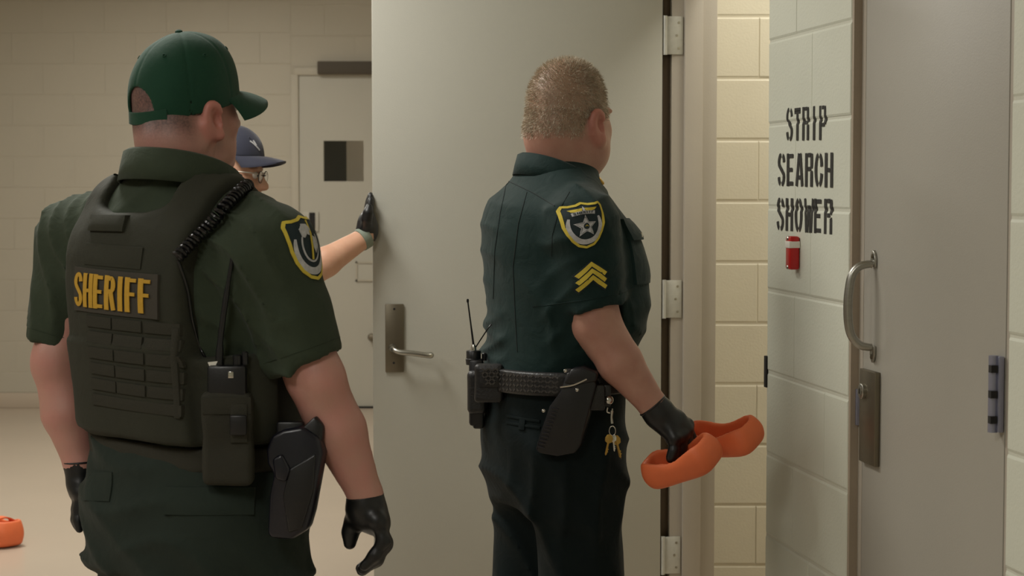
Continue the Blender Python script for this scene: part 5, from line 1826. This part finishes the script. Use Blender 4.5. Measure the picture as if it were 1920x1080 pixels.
for px, py in ((1082, 731), (1019, 770), (1060, 695)):
    lathe('rivet', P(px, py, hyB - .0005), (0, -1, 0), [(.0042, -.002), (.004, .002), (.002, .0035), (0, .004)], M_CHROME, holB, 12)
box('belt_bracket', P(1105, 745, hyB + .03), (.07, .03, .06), M_LEATHER, holB, None, .006)
box('belt_keeper', P(1068, 716, hyB + .055), (.02, .03, .066), M_LEATHER, holB, None, .004)

# key ring with clip and keys
ky = DB - .22
kr = empty('key_ring', P(1145, 800, ky), 'bunch of brass keys on a silver clip hanging from the belt', 'keys')
lathe('clip_button', P(1142, 750, ky), Vector((.2, -1, .1)), [(.0105, -.006), (.0105, 0), (.008, .004), (.003, .006), (0, .0062)], M_CHROME, kr, 18)
box('clip_strap', P(1137, 742, ky + .008), (.02, .008, .05), M_LEATHER, kr, None, .003)
tube('snap_hook', spline([P(1139, 764, ky), P(1138, 772, ky), P(1146, 774, ky), P(1148, 766, ky)], 4), .002, M_CHROME, kr, 8)
tube('snap_body', [P(1147, 770, ky), P(1146, 782, ky), P(1147, 794, ky)], [.0042, .0032, .0042], M_CHROME, kr, 10)
ring = [P(1148 + 6 * math.cos(t), 808 + 9 * math.sin(t), ky) for t in [2 * math.pi * i / 24 for i in range(25)]]
vv, ff_ = tube_vf(ring, .0013, 8, False); obj('split_ring', vv, ff_, M_CHROME, kr, True)
def key(cx, cy, ang, s, yoff, m):
    sh_ = [(-5, -2), (-8, 4), (-7, 11), (-2, 14), (-2, 36), (0, 39), (2, 36), (2, 33), (4, 31), (2, 29), (4, 26), (2, 24), (2, 14), (7, 11), (8, 4), (5, -2), (0, -4)]
    a = math.radians(ang)
    return prism('key', [P(cx + s * (x * math.cos(a) - y * math.sin(a)), cy + s * (x * math.sin(a) + y * math.cos(a)), ky + yoff) for x, y in sh_], Vector((0, .0025, 0)), m, kr, .0004)
key(1143, 818, 12, .95, -.004, M_BRASS)
key(1154, 820, -14, 1.05, .004, M_BRASS)
key(1150, 818, -4, .75, .0, M_CHROME)
tube('pocket_chain', [P(1154, 826, ky + .006), P(1160, 848, ky + .006), P(1164, 862, ky + .006)], .0022, M_POLY, kr, 8)

# gloves
gw = [qb(1222, 758, -.22), qb(1237, 776, -.22), qb(1246, 787, -.22)]
fing = []
for i, (kx, ky_) in enumerate(((1287, 797), (1284, 808), (1276, 816), (1265, 822))):
    yy = -.19 - i * .02
    fing.append([qb(kx, ky_, yy), qb(kx + 7 - i * 3, ky_ + 24, yy - .004), qb(kx + 1 - i * 2, ky_ + 42 - i * 2, yy - .004), qb(kx - 8, ky_ + 50 - i * 4, yy + .004)])
hand('glove', sg, DB, gw, [qb(1258, 800, -.225), qb(1268, 790, -.21)], fing, [qb(1250, 800, -.20), qb(1262, 822, -.185), qb(1276, 838, -.175), qb(1290, 842, -.17)], [.034, .034, .032], .0115, palm_r=.021)
gw = [wL, wL.lerp(wL + FB_, .03), wL + FB_ * .045 - UP * .02]
fing = [[wL + FB_ * .11 + RB * (d_ - .02) - UP * .05, wL + FB_ * .14 + RB * (d_ - .02) - UP * .07, wL + FB_ * .13 + RB * (d_ - .02) - UP * .09, wL + FB_ * .11 + RB * (d_ - .02) - UP * .1] for d_ in (.03, .01, -.01, -.03)]
hand('glove', sg, DB, gw, [wL + FB_ * .07 - UP * .03], fing, [wL + FB_ * .05 + RB * .03, wL + FB_ * .08 + RB * .05 - UP * .03, wL + FB_ * .11 + RB * .04 - UP * .06], [.034, .032, .028], .011, h=.004)

# orange sandals in the hand
def sandal(name, label, c, L, Wd, H, ax, wall=.011, toe=True):
    """hollow slip-on shoe: rounded sole, low wall all round, closed band over the toe"""
    A, B, Cc = ax
    R_ = L * .75
    g = Grid(Vector(c) - Vector((R_, R_, R_)), Vector(c) + Vector((R_, R_, R_)), .0042)
    e = rbox(c, (L / 2, Wd / 2, H / 2), ax, min(Wd, L) * .2)
    cN = np.array(c)
    def outer(X, Y, Z):
        dx, dy, dz = X - cN[0], Y - cN[1], Z - cN[2]
        u = dx * A.x + dy * A.y + dz * A.z; v = dx * B.x + dy * B.y + dz * B.z; w = dx * Cc.x + dy * Cc.y + dz * Cc.z
        wid = Wd / 2 * (1 + .12 * np.clip(u / (L / 2), -1, 1) - .10 * np.cos(np.pi * u / L * 1.2))
        el = (np.abs(u / (L / 2)) ** 4.5 + np.abs(v / wid) ** 3.6) ** (1 / 4)
        bulge = .006 * np.cos(np.pi * w / H)
        d = (el - 1) * Wd / 2 - bulge
        return smax(d, np.abs(w + .012 * np.cos(2 * np.pi * u / L) * (w > 0)) - H / 2, .016)
    def inner(X, Y, Z):
        dx, dy, dz = X - cN[0], Y - cN[1], Z - cN[2]
        u = dx * A.x + dy * A.y + dz * A.z; v = dx * B.x + dy * B.y + dz * B.z; w = dx * Cc.x + dy * Cc.y + dz * Cc.z
        wid = Wd / 2 * (1 + .12 * np.clip(u / (L / 2), -1, 1) - .10 * np.cos(np.pi * u / L * 1.2)) - wall
        el = (np.abs(u / (L / 2 - wall)) ** 4.5 + np.abs(v / wid) ** 3.6) ** (1 / 4)
        return smax((el - 1) * Wd / 2, -(w + H / 2 - .016), .006)
    g.add((outer, cN - R_, cN + R_), 0)
    g.cut((inner, cN - R_, cN + R_), .008)
    V, F = g.mesh(2)
    root = empty(name, Vector(c) - Vector((0, 0, H)), label, 'sandal', 'orange slip-on sandals')
    up_ = obj('upper', V, F, M_ORANGE, root, True)
    # toe band across the opening
    if toe:
        pts = []
        n = 14
        bv, bf = [], []
        for i in range(n + 1):
            a = math.pi * i / n
            for du in (-.022, .022):
                for rr in (0, .006):
                    bv.append(Vector(c) + A * (L * .20 + du) + B * (Wd / 2 - wall * .6 + rr) * math.cos(a) * 1.02 + Cc * (H * .2 + (H * .36 + rr) * math.sin(a)))
        for i in range(n):
            o_ = i * 4
            for a, b in ((0, 1), (1, 3), (3, 2), (2, 0)):
                bf.append((o_ + a, o_ + b, o_ + 4 + b, o_ + 4 + a))
        bf.append((0, 2, 3, 1)); bf.append((n * 4, n * 4 + 1, n * 4 + 3, n * 4 + 2))
        obj('toe_band', bv, bf, M_ORANGE, root, True, angle=50)
    return root
def orient(a, up):
    a = Vector(a).normalized(); up = Vector(up); up = (up - a * up.dot(a)).normalized()
    return (a, up.cross(a), up)
sy = DB - .245
sandal('sandal', 'orange slip-on sandal nearer the camera, gripped by black-gloved fingers', P(1277, 868, sy), .18, .088, .07, orient((.66, -.60, .34), (-.48, -.16, .86)), toe=False)
sandal('sandal', 'orange slip-on sandal farther from the black glove, beside the door frame', P(1352, 822, sy + .08), .18, .088, .068, orient((.72, -.60, .14), (-.34, -.24, .9)), toe=False)
fl_c = P(-8, 1002, 7.62)
sandal('sandal', 'orange slip-on sandal lying on the tan floor at the left edge', Vector((fl_c.x, 7.62, .055)), .26, .115, .105, orient((.7, -.7, 0), (0, 0, 1)), toe=True)

# ------------------------------------------------------------------ person behind, holding the door
DC = 5.62
def qc(px, py, dy=0.0): return P(px, py, DC + dy)
FC, RC = frame(86)
FHC, RHC = frame(97)
FHC2, UHC = tilt(FHC, RHC, 4)
pc3 = empty('person', (qc(485, 700).x, DC, 0), 'person in navy cap and glasses half hidden, pushing the door with gloved hand', 'person')
hcC = qc(428, 324)
neckC = qc(415, 410)
def kC(z, px, a, f, b): return (z, (px - 960) / FPX * DC, DC, a, f, b)
torsoC = [kC(.80, 480, .17, .11, .13), kC(.95, 490, .175, .13, .11), kC(1.08, 492, .18, .145, .11), kC(1.2, 470, .185, .13, .12), kC(1.29, 448, .17, .1, .11), kC(1.35, 435, .11, .075, .09), kC(1.4, 430, .07, .065, .07)]
sRC, eRC, wRC = qc(478, 462, -.17), qc(572, 516, -.27), qc(683, 446, -.16)
sLC = qc(440, 462, .17); eLC = sLC - UP * .27 + FC * .03; wLC = eLC - UP * .2 + FC * .12
hipsC = [Vector((qc(480, 700).x, DC, .82)) + RC * s_ * .09 for s_ in (-1, 1)]
kneeC = [Vector((qc(478, 700).x, DC, .45)) + RC * s_ * .10 + FC * .03 for s_ in (-1, 1)]
ankC = [Vector((qc(470, 700).x, DC, .12)) + RC * s_ * .11 for s_ in (-1, 1)]
g = Grid((qc(340, 500).x, 5.2, .02), (qc(705, 500).x, 5.95, 1.7), .010, [(2, 1.35, 1.7, .0055), (0, qc(430, 500).x, qc(505, 500).x, .0055), (1, 5.48, 5.75, .006), (2, 1.15, 1.35, .007), (1, 5.28, 5.48, .007)])
add_head(g, hcC, FHC2, RHC, UHC, 1.0, neckC, .06)
g.add(loft([(z, x, y, a - .015, f - .015, b - .015) for z, x, y, a, f, b in torsoC], RC, FC), .03)
for a_, e_, w_ in ((sRC, eRC, wRC), (sLC, eLC, wLC)):
    g.add(cone(neckC - UP * .04, a_, .045, .05), .04)
    g.add(chain([a_, e_, e_.lerp(w_, .35), w_, w_ + (w_ - e_).normalized() * .05], [.055, .045, .043, .029, .027]), .03)
for h_, k_, a_ in zip(hipsC, kneeC, ankC):
    g.add(chain([h_, k_, a_], [.09, .058, .045]), .03)
V, F = g.mesh(1)
bodyC = obj('body', V, F, SKIN_C, pc3, True)
q = V - np.array(hcC); fz = q @ np.array(UHC); ff = q @ np.array(FHC2)
flush_attr(bodyC, V, hcC, FHC2, RHC, UHC)
hair_attr(bodyC, np.clip((fz + .03) / .03, 0, 1) * np.clip((-.0 - ff) / .02, 0, 1) * (V[:, 2] > 1.4) * .8)
add_eyes(pc3, hcC, FHC2, RHC, UHC)
g = Grid((qc(330, 500).x, 5.2, .86), (qc(640, 500).x, 5.95, 1.45), .009)
g.add(loft(torsoC, RC, FC, .008), .02)
for a_, e_ in ((sRC, eRC), (sLC, eLC)):
    g.add(cone(neckC - UP * .03, a_, .055, .062), .04)
    h_ = a_.lerp(e_, .66)
    g.add(chain([a_, h_], [.064, .062]), .03)
g.near(lambda p: -(.008 * folds(p, .15, 61) - .004))
shC, V, F = soft('shirt', g, M_SHIRT_C, pc3, 2)
collar('collar', shC, qc(418, 414), FC, RC, .07, -.01, .035, M_SHIRT_C, drop=.03)
g = Grid((qc(350, 900).x, 5.3, .04), (qc(620, 900).x, 5.95, .95), .011)
g.add(loft([(.72, *torsoC[0][1:]), (.8, *torsoC[0][1:]), kC(.92, 488, .18, .135, .12)], RC, FC, .01), .02)
for h_, k_, a_ in zip(hipsC, kneeC, ankC):
    g.add(chain([h_, k_, a_], [.105, .085, .075]), .03)
soft('trousers', g, M_SHIRT_C, pc3, 2)
boots(pc3, ankC, FC)
capC, clCap = cap(pc3, hcC + UHC * .004, FHC2, RHC, UHC, 1.02, M_CAP_C, hole=True, brim_len=.074, rim_u=.046, rim_t=-.02, curl=.024, droop=.006)
# small pale emblem on the front of the navy cap
fe = (FHC2 * .8 + UHC * .45 + RHC * .35).normalized()
he = clCap.t.ray_cast(hcC + UHC * .04 + fe * .25, -fe, .3)
if he[0] is not None:
    n_ = Vector(he[1]); up_ = (UHC - n_ * UHC.dot(n_)).normalized(); rt_ = up_.cross(n_)
    for d0, d1 in (((-.016, .012), (.002, -.004)), ((.002, -.004), (.016, -.016)), ((-.004, .014), (.004, -.002))):
        v2, f2 = strip2([d0, ((d0[0] + d1[0]) / 2, (d0[1] + d1[1]) / 2), d1], .005)
        flat_on('cap_emblem', clCap, he[0], rt_, up_, n_, v2, f2, .002, M_SILVT, capC)
# glasses
gl = empty('glasses', hcC + FHC2 * .1, 'thin dark-rimmed glasses worn by the person in the navy cap', 'glasses')
for s_ in (-1, 1):
    lc = hcC + FHC2 * .108 + RHC * (.031 * s_) - UHC * .006
    ring = [lc + RHC * (.022 * math.cos(t)) + UHC * (.0175 * math.sin(t)) for t in [2 * math.pi * i / 24 for i in range(25)]]
    vv, ff_ = tube_vf(ring, .0014, 8, False)
    rim = obj('rim', vv, ff_, M_GFRAME, gl, True)
    V2_, F2_ = fan2([(.0215 * math.cos(t), .017 * math.sin(t)) for t in [2 * math.pi * i / 20 for i in range(20)]], 2)
    prism('lens', [lc + RHC * (.0215 * math.cos(t)) + UHC * (.017 * math.sin(t)) for t in [2 * math.pi * i / 20 for i in range(20)]], FHC2 * .0012, M_LENS, gl)
    e = hcC + RHC * (.054 * s_) + FHC2 * .106 + UHC * .003
    tube('temple', spline([e, hcC + RHC * (.076 * s_) + FHC2 * .08 + UHC * .006, hcC + RHC * (.084 * s_) + FHC2 * .02 + UHC * .006, hcC + RHC * (.085 * s_) - FHC2 * .02 - UHC * .002], 4), .0022, M_TEMPLE, gl, 8)
tube('bridge', spline([hcC + FHC2 * .11 + RHC * -.009 - UHC * .002, hcC + FHC2 * .116, hcC + FHC2 * .11 + RHC * .009 - UHC * .002], 4), .0013, M_GFRAME, gl, 8)
# glove against the door edge, watch on the wrist
gw = [qc(684, 444, -.155), qc(689, 434, -.15), qc(691, 427, -.15)]
fing = []
for i in range(4):
    yy = -.105 - i * .02 + .01
    fing.append([qc(690, 400 + i * 2, yy), qc(692, 386 + i * 2, yy), qc(694, 375 + i * 2, yy), qc(695, 366 + (3, 0, 2, 9)[i], yy)])
hand('glove', pc3, DC, gw, [qc(686, 418, -.15), qc(688, 430, -.15)], fing, [qc(687, 424, -.18), qc(688, 410, -.2), qc(690, 398, -.205), qc(692, 388, -.2)], [.030, .028, .024], .0098, palm_r=.017)
wd2 = (wRC - eRC).normalized()
wc = wRC - wd2 * .004
lathe('watch_strap', wc, wd2, [(.031, -.013), (.0335, -.012), (.0335, .012), (.031, .013)], M_WATCH, pc3, 24)
